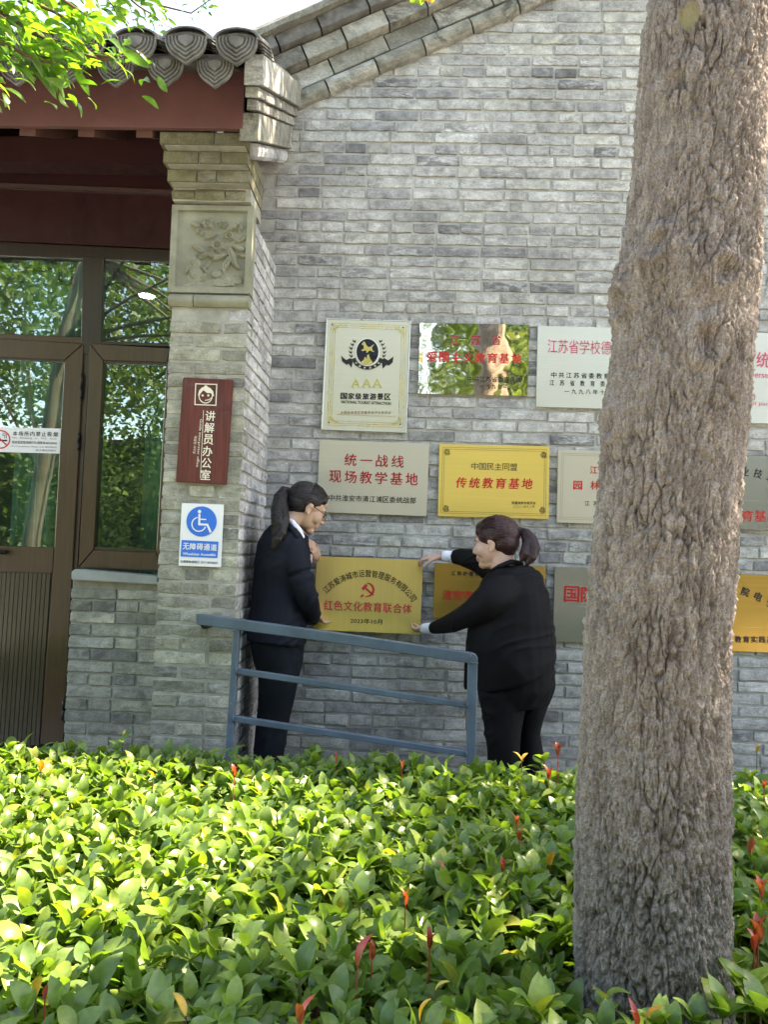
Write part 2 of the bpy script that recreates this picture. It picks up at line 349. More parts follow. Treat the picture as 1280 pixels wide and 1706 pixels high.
# ------------------------------------------------------------------ bricks
PITCH = .063
def brick_mesh(L, D, H, seed, chip=.0023):
    r = np.random.default_rng(seed); nx, nz = (6, 2) if L > .18 else (3, 2)
    vs = []; fs = []; idx = {}
    for i in range(nx+1):
        for j in range(nz+1):
            x = -L/2+L*i/nx; z = -H/2+H*j/nz; ed = (i in (0, nx))+(j in (0, nz))
            if i in (0, nx): x += -np.sign(x)*abs(r.normal(0, chip))
            if j in (0, nz): z += -np.sign(z)*abs(r.normal(0, chip))
            if ed == 2 and r.random() < .3: x -= np.sign(x)*r.uniform(0, .006); z -= np.sign(z)*r.uniform(0, .004)
            y = -D/2+(abs(r.normal(0, .0015)) if ed else r.normal(0, .0005))
            vs.append((x, y, z)); idx[i, j] = len(vs)-1
    per = [(i, 0) for i in range(nx)]+[(nx, j) for j in range(nz)]+[(i, nz) for i in range(nx, 0, -1)]+[(0, j) for j in range(nz, 0, -1)]
    inner = []
    # bevel: push the perimeter back and inset a copy of the face outline
    fv = {k: vs[v] for k, v in idx.items()}
    out = []
    for k in per:
        x, y, z = vs[idx[k]]; out.append((x*1.0, y+.003, z*1.0)); vs[idx[k]] = (x*(1-.0045/L*2*.5), y, z*(1-.0022/H*2))
    b = len(vs); vs += out; c = len(vs); vs += [(x, D/2, z) for x, y, z in out]; n = len(per)
    for i in range(nx):
        for j in range(nz): fs.append((idx[i, j], idx[i+1, j], idx[i+1, j+1], idx[i, j+1]))
    for q in range(n):
        q2 = (q+1) % n
        fs.append((idx[per[q]], b+q, b+q2, idx[per[q2]])); fs.append((b+q, c+q, c+q2, b+q2))
    gg = G(); gg.add(vs, fs); return gg
BR = {}
for key, (L, n) in {'s': (.240, 8), 'h': (.1145, 6)}.items():
    BR[key] = [(lambda gg: (newmesh('brick', gg), np.array(gg.v), gg.f))(brick_mesh(L, .10, PITCH-.008, 100*len(key)+i+ord(key))) for i in range(n)]
def lay(root, items, mat, limit=300):
    """items: (kind, centre, length scale, facing matrix) ; biggest in the photo become single bricks, the rest one joined part"""
    R0 = root_loc(root); P = PXS([i[1] for i in items]); sc = []
    for k, it in enumerate(items):
        x, y, d = P[k]; vis = -30 < x < 1310 and -30 < y < 1290 and d > 0
        hid = 960 < x < 1240
        sc.append((F*.24*it[2]*(1 if it[0] == 's' else .48)/d if vis and not hid else 0)*(abs(it[3].col[1].y)*.8+.2))
    order = sorted(range(len(items)), key=lambda k: -sc[k]); single = set(k for k in order[:limit] if sc[k] > 0)
    meshes = {}
    V = []; Fc = []; b = 0
    for k, (kind, c, ls, rot) in enumerate(items):
        var = random.randrange(len(BR[kind])); me, va, fa = BR[kind][var]
        jit = Vector((random.gauss(0, .0015), random.gauss(0, .0016), random.gauss(0, .0012)))
        rz = Matrix.Rotation(random.gauss(0, .004), 3, 'Y'); flip = random.random() < .5
        S = Matrix.Diagonal((ls*(random.uniform(.985, 1.0)), 1, random.uniform(.95, 1.03)))
        Mx = rot @ rz @ S
        if k in single:
            key = (kind, var, mat.name)
            if key not in meshes:
                mm = me.copy(); mm.materials.clear(); mm.materials.append(mat); meshes[key] = mm
            o = bpy.data.objects.new('brick', meshes[key]); COL.objects.link(o); o.parent = root
            o.matrix_local = Matrix.Translation(Vector(c)+jit-R0) @ Mx.to_4x4()
        else:
            A = va @ np.array(Mx).T + np.array(Vector(c)+jit); V.append(A); Fc += [tuple(i+b for i in f) for f in fa]; b += len(va)
    if V:
        gg = G(); gg.v = [tuple(p) for p in np.concatenate(V)]; gg.f = Fc; part('brickwork', gg, mat, root, kind='stuff')
I3 = Matrix.Identity(3); RS = Matrix.Rotation(math.radians(90), 3, 'Z')      # RS: face turned to +X

# ---- gable building
Z0 = .02
gable = empty('gable_building', (0, .2, 0), 'large grey brick building whose gable wall carries the metal plaques', 'building')
SL = .476
def verge_z(x): return 3.985+(x+.642)*.461       # underside of the verge mouldings
items = []
nrow = int(6.2/PITCH)
for r in range(nrow):
    z = Z0+PITCH*(r+.5)-.010
    header = (r % 7 == 3)
    x = -.770 - (random.uniform(0, .12) if r % 2 else random.uniform(.0, .03))
    x = -.79+random.uniform(-.01, .01)-(.12 if r % 2 else 0)
    while x < 4.2:
        k = 'h' if header or random.random() < .10 else 's'
        ls = random.uniform(.98, 1.04); L = (.240 if k == 's' else .1145)*ls
        cxx = x+L/2
        if z < verge_z(cxx)+.14 and cxx+L/2 > -.775:
            items.append((k, (cxx, .047+random.gauss(0, .0012), z), ls, I3))
        x += L+.0075*random.uniform(.7, 1.5)
lay(gable, items, M_brick)
g = G(); pts = [Vector((-1.1, .006, 0)), Vector((4.5, .006, 0)), Vector((4.5, .006, 6.45)), Vector((-.66, .006, 4.1)), Vector((-1.1, .006, 3.9))]
g.prism(pts, [p+Vector((0, .30, 0)) for p in pts]); part('mortar_wall', g, M_mortar, gable)
# gable roof behind the verge, both slopes
g = G(); zt = 4.25
pr = [Vector((-1.25, -.16, 4.16)), Vector((4.5, -.16, 6.83)), Vector((10.2, -.16, 4.16)), Vector((10.2, -.16, 4.08)), Vector((4.5, -.16, 6.75)), Vector((-1.25, -.16, 4.08))]
pr = [p+Vector((0, .22, 0)) for p in pr]
g.prism(pr, [p+Vector((0, 6, 0)) for p in pr]); part('roof', g, M_tile, gable)
pts = [Vector((4.5, .05, 0)), Vector((10, .05, 0)), Vector((10, .05, 4.1)), Vector((4.5, .05, 6.45))]
g = G(); g.prism(pts, [p+Vector((0, 5.6, 0)) for p in pts]); part('side_wall', g, M_mortar, gable)
# verge mouldings: four raking courses of separate pieces
def raking(zoff, h, yf, yb, L, x0, x1, mat, name='verge_brick', rnd=False, jit=.003, off=0):
    x = x0-off; th = math.atan(.461)
    c, s = math.cos(th), math.sin(th)
    while x < x1:
        ln = L*random.uniform(.9, 1.1); gap = .005
        a0 = x+gap*c; a1 = x+(ln-gap)*c
        dz = random.gauss(0, jit*.5); dy = random.gauss(0, jit)
        zb = lambda q: 3.985+(q+.642)*.461+zoff+dz
        hv = h/c
        if rnd:
            prof = [(yb, 0), (yf+.028, .004), (yf+.008, hv*.22), (yf, hv*.5), (yf+.008, hv*.78), (yf+.03, hv-.004), (yb, hv)]
        else:
            prof = [(yb, 0), (yf+.003, 0), (yf, .004), (yf, hv-.005), (yf+.004, hv), (yb, hv)]
        A = [Vector((a0, py+dy, zb(a0)+pz)) for py, pz in prof]; B = [Vector((a1, py+dy, zb(a1)+pz)) for py, pz in prof]
        # square the ends to the slope
        for q, (py, pz) in enumerate(prof):
            A[q].x -= pz*s*c; A[q].z -= pz*s*s; B[q].x -= pz*s*c; B[q].z -= pz*s*s
        g = G(); g.prism(A, B); part(name, g, mat, gable)
        x += ln*c
raking(0, .092, -.055, .03, .30, -.80, 4.4, M_verge, rnd=True)
raking(.105, .095, -.035, .03, .31, -.95, 4.4, M_verge, off=.1)
raking(.215, .088, -.085, .03, .25, -1.02, 4.4, M_verge, off=.05)
raking(.318, .075, -.135, .06, .26, -1.12, 4.4, M_tile, off=.13, jit=.006)
g = G(); xs = np.arange(-1.2, 4.45, .035); prof = [(-.17, 0), (-.175, .03), (-.15, .065), (-.08, .10), (.03, .115), (.08, .09), (.08, 0)]
rg = []
for x in xs:
    zb = 3.985+(x+.642)*.461+.405; rg.append([Vector((x, a+.008*mnoise.noise((x*7, a*9, 1)), zb+b+.012*mnoise.noise((x*6, b*20, 5)))) for a, b in prof])
g.rings(rg); part('verge_coping', g, M_verge, gable)

# ---- brick pillar of the entrance porch
pillar = empty('brick_pillar', (-.96, -.31, 0), 'square grey brick pillar with carved flower panel between door and plaque wall', 'pillar')
items = []
XR, XL, YF = -.776, -1.141, -.62
rows = int(3.09/PITCH)
for r in range(rows):
    z = Z0+PITCH*(r+.5)-.010
    if 2.665 < z < 3.09: pass
    if r % 2:
        fr = [('h', XL+.057, 1), ('s', XR-.12, 1)]      # stretcher at the corner
        sd0 = YF+.115+.008
    else:
        fr = [('s', XL+.12, 1), ('h', XR-.058, 1)]
        sd0 = YF+.24+.006
    if random.random() < .2: fr = [('h', XL+.057, 1), ('h', XL+.18, 1), ('h', XR-.058, 1)]; sd0 = YF+.24+.006
    if not (2.60 < z):
        for k, cx_, l in fr: items.append((k, (cx_, YF+.05, z), l, I3))
    # corner face on the side
    if sd0 > YF+.2: items.append(('s', (XR-.0505, YF+.122, z), .99, RS))
    else: items.append(('h', (XR-.0505, YF+.060, z), .98, RS))
    y = sd0
    while y < .02:
        k = 'h' if random.random() < .35 else 's'; L = .24 if k == 's' else .1145
        items.append((k, (XR-.0505, y+L/2, z), 1, RS)); y += L+.008
front = [i for i in items if i[3] is I3]; side = [i for i in items if i[3] is RS]
lay(pillar, front, M_brick_front, 130); lay(pillar, side, M_pale, 165)
g = G(); g.box((-.959, -.30, 1.55), (.352, .63, 3.06)); part('mortar_core', g, M_mortar_dk, pillar)
# carved panel
zt_, zb_ = U(350, 345, YF).z, U(350, 490, YF).z
xl_, xr_ = -1.150, -.770
pcx, pcz = (xl_+xr_)/2, (zt_+zb_)/2; pw, ph = xr_-xl_, zt_-zb_
NX, NZ = 110, 120
cr = np.random.default_rng(3)
def px2l(x, y): p = U(x, y, YF-.02); return p.x, p.z
H = np.zeros((NX+1, NZ+1)); XX, ZZ = np.meshgrid(np.linspace(xl_, xr_, NX+1), np.linspace(zb_, zt_, NZ+1), indexing='ij')
inn = (XX > xl_+.028) & (XX < xr_-.028) & (ZZ > zb_+.028) & (ZZ < zt_-.026)
H[~inn] = .016
def blob(x, y, rx, rz, ang=0, h=.012, lobes=0, ph0=0):
    cx_, cz_ = px2l(x, y); c, s = math.cos(ang), math.sin(ang)
    u = ((XX-cx_)*c+(ZZ-cz_)*s)/rx; v = (-(XX-cx_)*s+(ZZ-cz_)*c)/rz; rr = np.sqrt(u*u+v*v); th = np.arctan2(v, u)
    edge = 1+(.16*np.cos(lobes*th+ph0) if lobes else 0)
    t = np.clip((edge-rr)/.35, 0, 1); hh = h*(t*t*(3-2*t))
    if lobes: hh = hh*(.72+.28*np.cos(rr*11))
    H[inn] = np.maximum(H, hh)[inn]
S_ = 1/370.
for (x, y, r_, l) in [(361, 408, 15, 7), (345, 371, 13, 6), (381, 392, 11, 6), (333, 384, 9, 5), (370, 373, 8, 5), (396, 378, 9, 5)]: blob(x, y, r_*S_, r_*S_*.85, 0, .02, l, x)
for (x, y, L, a) in [(386, 425, 20, -1.2), (377, 438, 18, -2.0), (366, 427, 15, -2.7), (396, 412, 14, -.3), (400, 398, 12, .4), (352, 424, 14, 3.0), (330, 413, 16, 2.6), (340, 425, 14, .5), (322, 432, 12, 1.3), (345, 440, 11, 1.0), (392, 440, 13, -.8), (312, 446, 12, 1.2), (340, 448, 10, 2.2), (350, 392, 14, .4), (388, 376, 15, .7), (325, 374, 11, -.3), (372, 446, 11, -1.5), (403, 425, 9, -.2), (319, 457, 10, 2), (338, 462, 11, 1.1)]:
    blob(x, y, L*S_, L*S_*.36, a, .016+.004*cr.random()); blob(x, y, L*S_*.9, .0022, a, .0225)
for (x, y, rx, rz, a) in [(326, 462, 18, 26, .1), (324, 440, 12, 16, 0), (365, 470, 34, 9, 0), (388, 465, 18, 9, -.2), (314, 474, 16, 6, .3), (345, 476, 16, 8, 0), (360, 455, 12, 8, .2)]: blob(x, y, rx*S_, rz*S_, a, .012)
H[inn] += (.0035*np.array([mnoise.fractal((x*60, z*60, 3), 1, 2, 4) for x, z in zip(XX[inn], ZZ[inn])]))*(H[inn] > .004)
g = G(); vs = [(XX[i, j], YF-.004-H[i, j], ZZ[i, j]) for i in range(NX+1) for j in range(NZ+1)]
fs = [(i*(NZ+1)+j, (i+1)*(NZ+1)+j, (i+1)*(NZ+1)+j+1, i*(NZ+1)+j+1) for i in range(NX) for j in range(NZ)]; g.add(vs, fs)
yy = YF-.02
g.add([(xl_, yy, zb_), (xr_, yy, zb_), (xr_, yy, zt_), (xl_, yy, zt_), (xl_, YF+.05, zb_), (xr_, YF+.05, zb_), (xr_, YF+.05, zt_), (xl_, YF+.05, zt_)], [(0, 4, 5, 1), (1, 5, 6, 2), (2, 6, 7, 3), (3, 7, 4, 0)])
part('carved_panel', g, M_carved, pillar)
def hmould(x0, x1, z0, z1, yf, yb, mat, parent, name='moulding', round_=True):
    h = z1-z0; N = 7
    pr = [(yb, z0)]+[(yf+(1-math.sin(math.pi*(i+.5)/N))*h*.42 if round_ else yf, z0+h*i/(N-1)) for i in range(N)]+[(yb, z1)]
    if not round_: pr = [(yb, z0), (yf+.003, z0), (yf, z0+.003), (yf, z1-.003), (yf+.003, z1), (yb, z1)]
    g = G(); g.prism([Vector((x0, a, b)) for a, b in pr], [Vector((x1, a, b)) for a, b in pr]); return part(name, g, mat, parent)
zq = U(350, 492, YF).z; zq2 = U(350, 512, YF).z
hmould(-1.146, -1.032, zq2, zq, YF-.028, YF+.04, M_carved, pillar); hmould(-1.028, -.774, zq2, zq, YF-.028, YF+.04, M_carved, pillar)
# corbel courses stepping out under the eave
cz = [U(350, 342, -.63).z]; zc = cz[0]+.004
for k, (yf, wd, rd) in enumerate([(-.675, 0, True), (-.725, .006, False), (-.775, .012, False), (-.825, .016, False)]):
    h = .060; xs_ = [XL-wd-.006, XL+.105+.02*k % .09, XL+.245-.03*(k % 2), XR+.004-(.03 if k == 0 else 0)]
    if k == 3: xs_ = [XL-.02, XR-.14, XR+.004]
    for a, b in zip(xs_[:-1], xs_[1:]): hmould(a+.003, b-.003, zc+.003, zc+h-.003, yf+random.uniform(-.004, .004), YF+.2, M_corbel, pillar, 'corbel_brick', rd)
    zc += h
    g = G(); g.box(((XL+XR)/2-.002, (yf+.012+YF+.2)/2, zc-h/2), (XR-XL-.006, YF+.2-yf-.016, h)); part('corbel_joint', g, M_mortar_dk, pillar)
corbel_top = zc
# raking stack on the pillar's right side, following the porch roof slope
def sl(Y, z): return z+(Y+1.0)*.50
def side_block(z0, z1, xo, ya, yb, L, mat, name='side_brick', rnd=False):
    xi = XR-.02 if ya > -.9 else -.745
    y = ya
    while y < yb-.01:
        y2 = min(yb, y+L*random.uniform(.92, 1.08)); h = z1-z0
        if rnd: pr = [(XR-.02, 0), (XR+(xo-XR)*.55, .0), (XR+(xo-XR)*.88, h*.2), (xo, h*.5), (XR+(xo-XR)*.9, h*.82), (XR+(xo-XR)*.6, h), (XR-.02, h)]
        else: pr = [(xi, 0), (xo-.003, 0), (xo, .004), (xo, h-.004), (xo-.003, h), (xi, h)]
        A = [Vector((a, y+.002, sl(y, z0)+b)) for a, b in pr]; B = [Vector((a, y2-.002, sl(y2, z0)+b)) for a, b in pr]
        g = G(); g.prism(A, B); part(name, g, mat, pillar); y = y2
side_block(3.17, 3.245, -.735, -.74, .0, .19, M_pale, rnd=True)
side_block(3.25, 3.375, -.715, -.86, .0, .26, M_verge)
side_block(3.38, 3.425, -.705, -.96, .0, .23, M_verge)
side_block(3.43, 3.475, -.690, -1.0, .0, .11, M_verge)
side_block(3.48, 3.61, -.668, -1.03, .0, .48, M_verge)

# ---- entrance building: window wall, door, beams, eave, roof
ent = empty('entrance_building', (-2.4, -.1, 0), 'porch front with maroon eave board, bronze glass door and tall window', 'building')
YW = -.15
items = []
ztop = U(190, 968, YW).z
for r in range(int((ztop-.02)/PITCH)):
    z = Z0+PITCH*(r+.5)-.016; x = -1.745 if r % 2 else -1.745; fst = r % 2
    while x < -1.13:
        k = 'h' if fst or random.random() < .35 else 's'; fst = 0; L = .24 if k == 's' else .1145
        if x+L > -1.12 and k == 's' and random.random() < .5: k = 'h'; L = .1145
        items.append((k, (x+L/2, YW+.05, z), 1, I3)); x += L+.008
lay(ent, items, M_brick_front, 90)
g = G(); g.box((-1.44, -.045, .7), (.60, .19, 1.38)); part('apron_mortar', g, M_mortar_dk, ent)
g = G(); g.poly_px([(118, 953), (123, 948), (262, 960), (262, 974), (118, 966)], -.19, -.02); part('window_sill', g, M_sill, ent, bevel=.004, seg=2)
YD = -.075
def frame(name, pts, yf, yb, mat, parent, bevel=.003): g = G(); g.poly_px(pts, yf, yb); return part(name, g, mat, parent, bevel=bevel)
# fixed surround
frame('top_frame', [(-260, 391), (-260, 415), (285, 436), (285, 416)], YD, YD+.06, M_bronze_dk, ent)
frame('mullion', [(137, 426), (172, 429), (168, 590), (134, 590)], YD-.004, YD+.06, M_bronze_dk, ent)
frame('mullion', [(139, 572), (151, 572), (118, 1242), (103, 1242)], YD+.004, YD+.06, M_bronze, ent)
frame('frame_strip', [(146, 575), (150, 575), (128, 945), (124, 945)], YD-.012, YD+.03, M_bronze_dk, ent, 0)
frame('transom', [(-260, 543), (-260, 560), (137, 572), (140, 562)], YD-.002, YD+.06, M_bronze, ent)
frame('transom', [(168, 568), (285, 572), (285, 578), (168, 574)], YD-.002, YD+.06, M_bronze_dk, ent)
# door leaf
door = G(); door = put('door', newmesh('door', G()), ent)
bpy.data.objects.remove(door)
def mkdoor():
    g = G(); g.poly_px([(-260, 548), (138, 572), (106, 600), (-260, 582)], YD-.012, YD+.04); d = part('door', g, M_bronze, ent, bevel=.003)
    frame('stile', [(138.6, 573), (130, 760), (104, 1240), (66, 1240), (90, 912), (107, 600.5)], YD-.012, YD+.04, M_bronze, d)
    frame('rail', [(-260, 902), (89.5, 912), (86.5, 955), (-260, 946)], YD-.010, YD+.04, M_bronze, d)
    for k in range(34):
        xa = 84-k*7.4; g = G(); g.poly_px([(xa-6.8, 953), (xa-.2, 953.4), (xa-20, 1242), (xa-26.6, 1242)], YD-.002, YD+.02); part('door_board', g, M_panel, d, bevel=.0012)
    g = G(); g.poly_px([(-260, 945), (86, 954), (66, 1240), (-260, 1240)], YD+.004, YD+.03); part('panel_back', g, M_bronze_dk, d)
    g = G(); g.poly_px([(-260, 570), (116, 588), (100, 924), (-260, 914)], YD+.01, YD+.016); part('pane', g, M_glass, d)
    g = G(); g.poly_px([(-260, 580), (107, 598), (106, 603), (-260, 586)], YD-.004, YD+.02); part('glazing_bead', g, M_bronze_dk, d)
    for (x, y0, y1) in [(137, 622, 665), (131.5, 722, 750), (106, 1165, 1200)]:
        g = G(); a = U(x, y0, YD-.018); b = U(x-(y1-y0)*.05, y1, YD-.018); g.tube([a, a+(b-a)*.48], .0085, 8); g.tube([a+(b-a)*.52, b], .0085, 8); part('hinge', g, M_hinge, d, smooth=True)
    g = G(); a = U(2, 920, YD-.06); g.tube([a, a+Vector((0, .05, 0))], .012, 8); g.tube([a+Vector((-.11, 0, 0)), a], .010, 8); part('handle', g, M_hinge, d, smooth=True)
    return d
mkdoor()
# window sash
def mksash():
    g = G(); g.poly_px([(150, 572), (284, 580), (277, 604), (172, 600)], YD-.014, YD+.04); s = part('window', g, M_bronze, ent, bevel=.003)
    frame('sash_stile', [(149.6, 573), (171.6, 601), (155.5, 915), (129.5, 945)], YD-.014, YD+.04, M_bronze, s)
    frame('sash_stile', [(284, 581), (277.5, 605), (260, 919), (269, 950)], YD-.014, YD+.04, M_bronze, s)
    frame('sash_rail', [(156, 916), (259.5, 920), (268.5, 951), (130, 946)], YD-.014, YD+.04, M_bronze, s)
    frame('glazing_bead', [(171.6, 601), (277, 604.5), (276.6, 608), (171.4, 605)], YD-.005, YD+.02, M_bronze_dk, s, 0)
    frame('glazing_bead', [(156.2, 911), (260, 915.5), (259.7, 919.5), (156, 915)], YD-.005, YD+.02, M_bronze_dk, s, 0)
    g = G(); g.poly_px([(161, 590), (282, 594), (266, 932), (144, 927)], YD+.01, YD+.016); part('pane', g, M_glass, s)
mksash()
for pts in ([(-260, 403), (147, 421), (144, 572), (-260, 556)], [(160, 423), (285, 428), (285, 576), (158, 573)]):
    g = G(); g.poly_px(pts, YD+.012, YD+.018); part('transom_pane', g, M_glass, ent)
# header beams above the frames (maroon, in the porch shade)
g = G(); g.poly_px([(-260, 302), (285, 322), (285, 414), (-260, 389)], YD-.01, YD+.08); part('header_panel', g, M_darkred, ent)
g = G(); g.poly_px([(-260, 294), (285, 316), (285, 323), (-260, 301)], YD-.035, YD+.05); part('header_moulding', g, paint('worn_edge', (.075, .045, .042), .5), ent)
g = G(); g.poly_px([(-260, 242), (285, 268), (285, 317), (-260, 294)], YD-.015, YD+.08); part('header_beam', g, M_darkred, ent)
# interior: room shell, curtains, lattice, ceiling lamp
def quadbox(c, d): g = G(); g.box(c, d); return g
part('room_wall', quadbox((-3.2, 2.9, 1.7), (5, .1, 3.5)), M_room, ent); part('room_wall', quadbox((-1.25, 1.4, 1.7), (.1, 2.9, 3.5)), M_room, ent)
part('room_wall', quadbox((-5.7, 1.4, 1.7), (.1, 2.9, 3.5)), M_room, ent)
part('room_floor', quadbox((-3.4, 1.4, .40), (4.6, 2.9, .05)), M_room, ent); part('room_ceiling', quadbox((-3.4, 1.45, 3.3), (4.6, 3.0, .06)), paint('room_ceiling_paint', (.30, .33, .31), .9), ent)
def curtain(x0, x1, z0, z1, y, n=14, amp=.028, ph=0):
    rg = []; m = n*8
    for i in range(m+1):
        t = i/m; x = x0+(x1-x0)*t; yy = y+amp*math.sin(t*n*2*math.pi+ph)+amp*.4*math.sin(t*n*4.3+ph*2); rg.append([Vector((x, yy, z1)), Vector((x+.008*math.sin(t*40), yy*1.0+.006, (z0+z1)/2)), Vector((x, yy, z0))])
    g = G()
    for i in range(m): g.add(rg[i]+rg[i+1], [(0, 1, 4, 3), (1, 2, 5, 4)])
    return part('curtain', g, M_curtain, ent, smooth=True)
curtain(-2.28, -1.93, .45, 3.2, .22, 6); curtain(-3.3, -2.6, .45, 3.2, .22, 9)
curtain(-1.60, -1.42, .45, 2.45, .42, 3, .02)
M_lat = paint('lattice_wood', (.035, .03, .028), .5)
def lat(pts, nm='lattice_bar', w=.016, yl=.10):
    g = G()
    for a, b in zip(pts[:-1], pts[1:]):
        A, B = U(*a, yl), U(*b, yl); d = (B-A); L = d.length; an = math.atan2(d.z, d.x); g.box((A+B)/2, (L+w, .02, w), Matrix.Rotation(-an, 3, 'Y'))
    part(nm, g, M_lat, ent)
lat([(0, 446), (122, 451), (121, 473), (100, 472), (101, 430)]); lat([(172, 472), (211, 474), (213, 433)]); lat([(190, 500), (191, 450), (285, 455), (284, 478), (256, 476), (257, 433)]); lat([(284, 455), (282, 500)])
lampz = 3.2; pl = UZ(244, 491, 3.26)
g = G(); g.tube([pl, pl-Vector((0, 0, .012))], .044, 24); o = part('ceiling_light', g, M_lamp, ent, smooth=False)
g = G(); g.tube([pl+Vector((0, 0, .003)), pl-Vector((0, 0, .008))], .056, 24); part('light_rim', g, M_white, ent)
# inner vertical frame bars seen through the glass
# soffit, rafters, fascia
YE = -.86
fz0, fz1 = U(405, 214, YE).z, U(405, 128, YE).z
g = G(); g.box((-2.6, YE+.014, (fz0+fz1)/2+.02), (3.634, .028, fz1-fz0+.04)); part('fascia', g, M_fascia, ent, bevel=.002)
for x in (495-10, 292, 97):    # rafter ends below the board (pixels at 2x)
    p = U(x/2, 214, YE+.05)
    g = G(); a = Vector((p.x, YE+.035, fz0+.012)); b = Vector((p.x, .0, fz0+.012+.43)); w_ = .036; A = [a+Vector((i*w_, 0, k)) for i, k in ((-1, -.04), (1, -.04), (1, .05), (-1, .05))]
    g.prism(A, [v+(b-a) for v in A]); part('rafter', g, M_rafter, ent)
for x in (-2.37, -2.66, -2.95, -3.24):
    g = G(); a = Vector((x, YE+.035, fz0+.012)); b = Vector((x, .0, fz0+.45)); A = [a+Vector((i*.036, 0, k)) for i, k in ((-1, -.04), (1, -.04), (1, .05), (-1, .05))]
    g.prism(A, [v+(b-a) for v in A]); part('rafter', g, M_rafter, ent)
g = G(); A = [Vector((-4.4, YE+.03, fz0+.05)), Vector((-.80, YE+.03, fz0+.05)), Vector((-.80, .7, fz0+.83)), Vector((-4.4, .7, fz0+.83))]
g.prism(A, [v+Vector((0, 0, .03)) for v in A]); part('soffit', g, M_soffit, ent)
g = G(); g.box((-2.75, -.42, 3.47), (3.2, .11, .13)); part('purlin', g, M_darkred, ent)
g = G(); g.box((-3.2, -.0, 3.62), (4.1, .12, .9)); part('upper_wall', g, M_darkred, ent)
g = G(); A = [Vector((-4.4, -1.04, 3.535)), Vector((-.80, -1.04, 3.535)), Vector((-.80, .55, 4.36)), Vector((-4.4, .55, 4.36))]
g.prism(A, [v+Vector((0, 0, .05)) for v in A]); roof = part('roof', g, M_tile, ent)
def fan(p, wd, ht, tilt=.25):
    """scalloped drip tile with raised concentric ribs"""
    g = G(); N = 18
    def outline(s):
        pts = []
        for i in range(N+1):
            t = i/N; a = math.pi*(1-t); x = math.cos(a)*wd/2
            z = -ht*(math.sin(a)**.8)*(1+.18*math.exp(-((t-.5)/.08)**2)); pts.append((x*s, z*s))
        for i in range(1, 6): t = 1-i/6; pts.append(((t*2-1)*wd/2*s, .10*wd*math.sin(math.pi*t)*s))
        return pts
    levels = [(1, .0), (1, -.012), (.94, -.014), (.92, -.006), (.86, -.006), (.84, -.014), (.78, -.014), (.76, -.006), (.70, -.006), (.68, -.014), (.62, -.014), (.60, -.006), (.54, -.006), (.52, -.014), (.46, -.014), (.44, -.006), (.38, -.006), (.36, -.014), (.15, -.014)]
    rg = []
    for s, y in levels: rg.append([Vector((p.x+a, p.y+y+tilt*(b-0)*-1*.6, p.z+b)) for a, b in outline(s)])
    g.rings(rg); return g
def layered_cap(x, y0, z0, wd, n=5):
    g = G()
    for k in range(n):
        r = wd/2*(1-.035*k); N = 10; y = y0+.012*k+.0; ang = math.atan(.5)
        out = [Vector((x+math.cos(math.pi*i/N)*r, y+.035*k, z0+.012*k+math.sin(math.pi*i/N)*r*.55)) for i in range(N+1)]
        inn_ = [Vector((x+math.cos(math.pi*i/N)*(r-.012), y+.035*k, z0+.012*k+math.sin(math.pi*i/N)*(r-.012)*.55)) for i in range(N, -1, -1)]
        A = out+inn_; L = 1.5 if k == n-1 else .22
        nn = len(out)
        B = [v+Vector((0, L, L*.5)) for v in A]
        vs = A+B; m = len(A); fs = [(i, i+1, m+i+1, m+i) for i in range(m-1)]+[(m-1, 0, m, 2*m-1)]
        fs += [(i, m-1-i, m-2-i, i+1) for i in range(nn-1)]
        g.add(vs, fs)
    return g
pit = .2068; x0 = U(393, 105, -1.11).x
for k in range(16):
    x = x0-k*pit; zz = 3.595+random.uniform(-.006, .006)
    g = fan(Vector((x, -1.11, zz+.005)), .172, .088); part('drip_tile', g, M_tile, roof)
    g = layered_cap(x, -1.12, zz-.002, .195); part('cap_tile', g, M_tile, roof)
    xx = x-pit/2+.006
    g = fan(Vector((xx, -1.06, zz-.062)), .152, .085); part('drip_tile', g, M_tile, roof)
# ridge of upright stacked tiles
yr = .42; za = U(180, 104, yr).z; zb2 = U(180, 76, yr).z
g = G(); x = -1.15
while x > -4.6:
    tk = random.uniform(.009, .014); g.box((x, yr+random.gauss(0, .003), (za+zb2)/2+random.gauss(0, .002)), (tk, .14, zb2-za), Matrix.Rotation(random.gauss(.12, .03), 3, 'Y')); x -= tk+.004
part('ridge_tiles', g, M_tile, roof, kind='stuff')
g = G(); g.box((-2.9, yr, za-.1), (3.5, .2, .22)); part('ridge_base', g, M_tile, roof)
g = G(); g.box((-5.0, 1.2, 1.9), (.8, 2.6, 3.8)); part('end_wall', g, M_mortar_dk, ent)

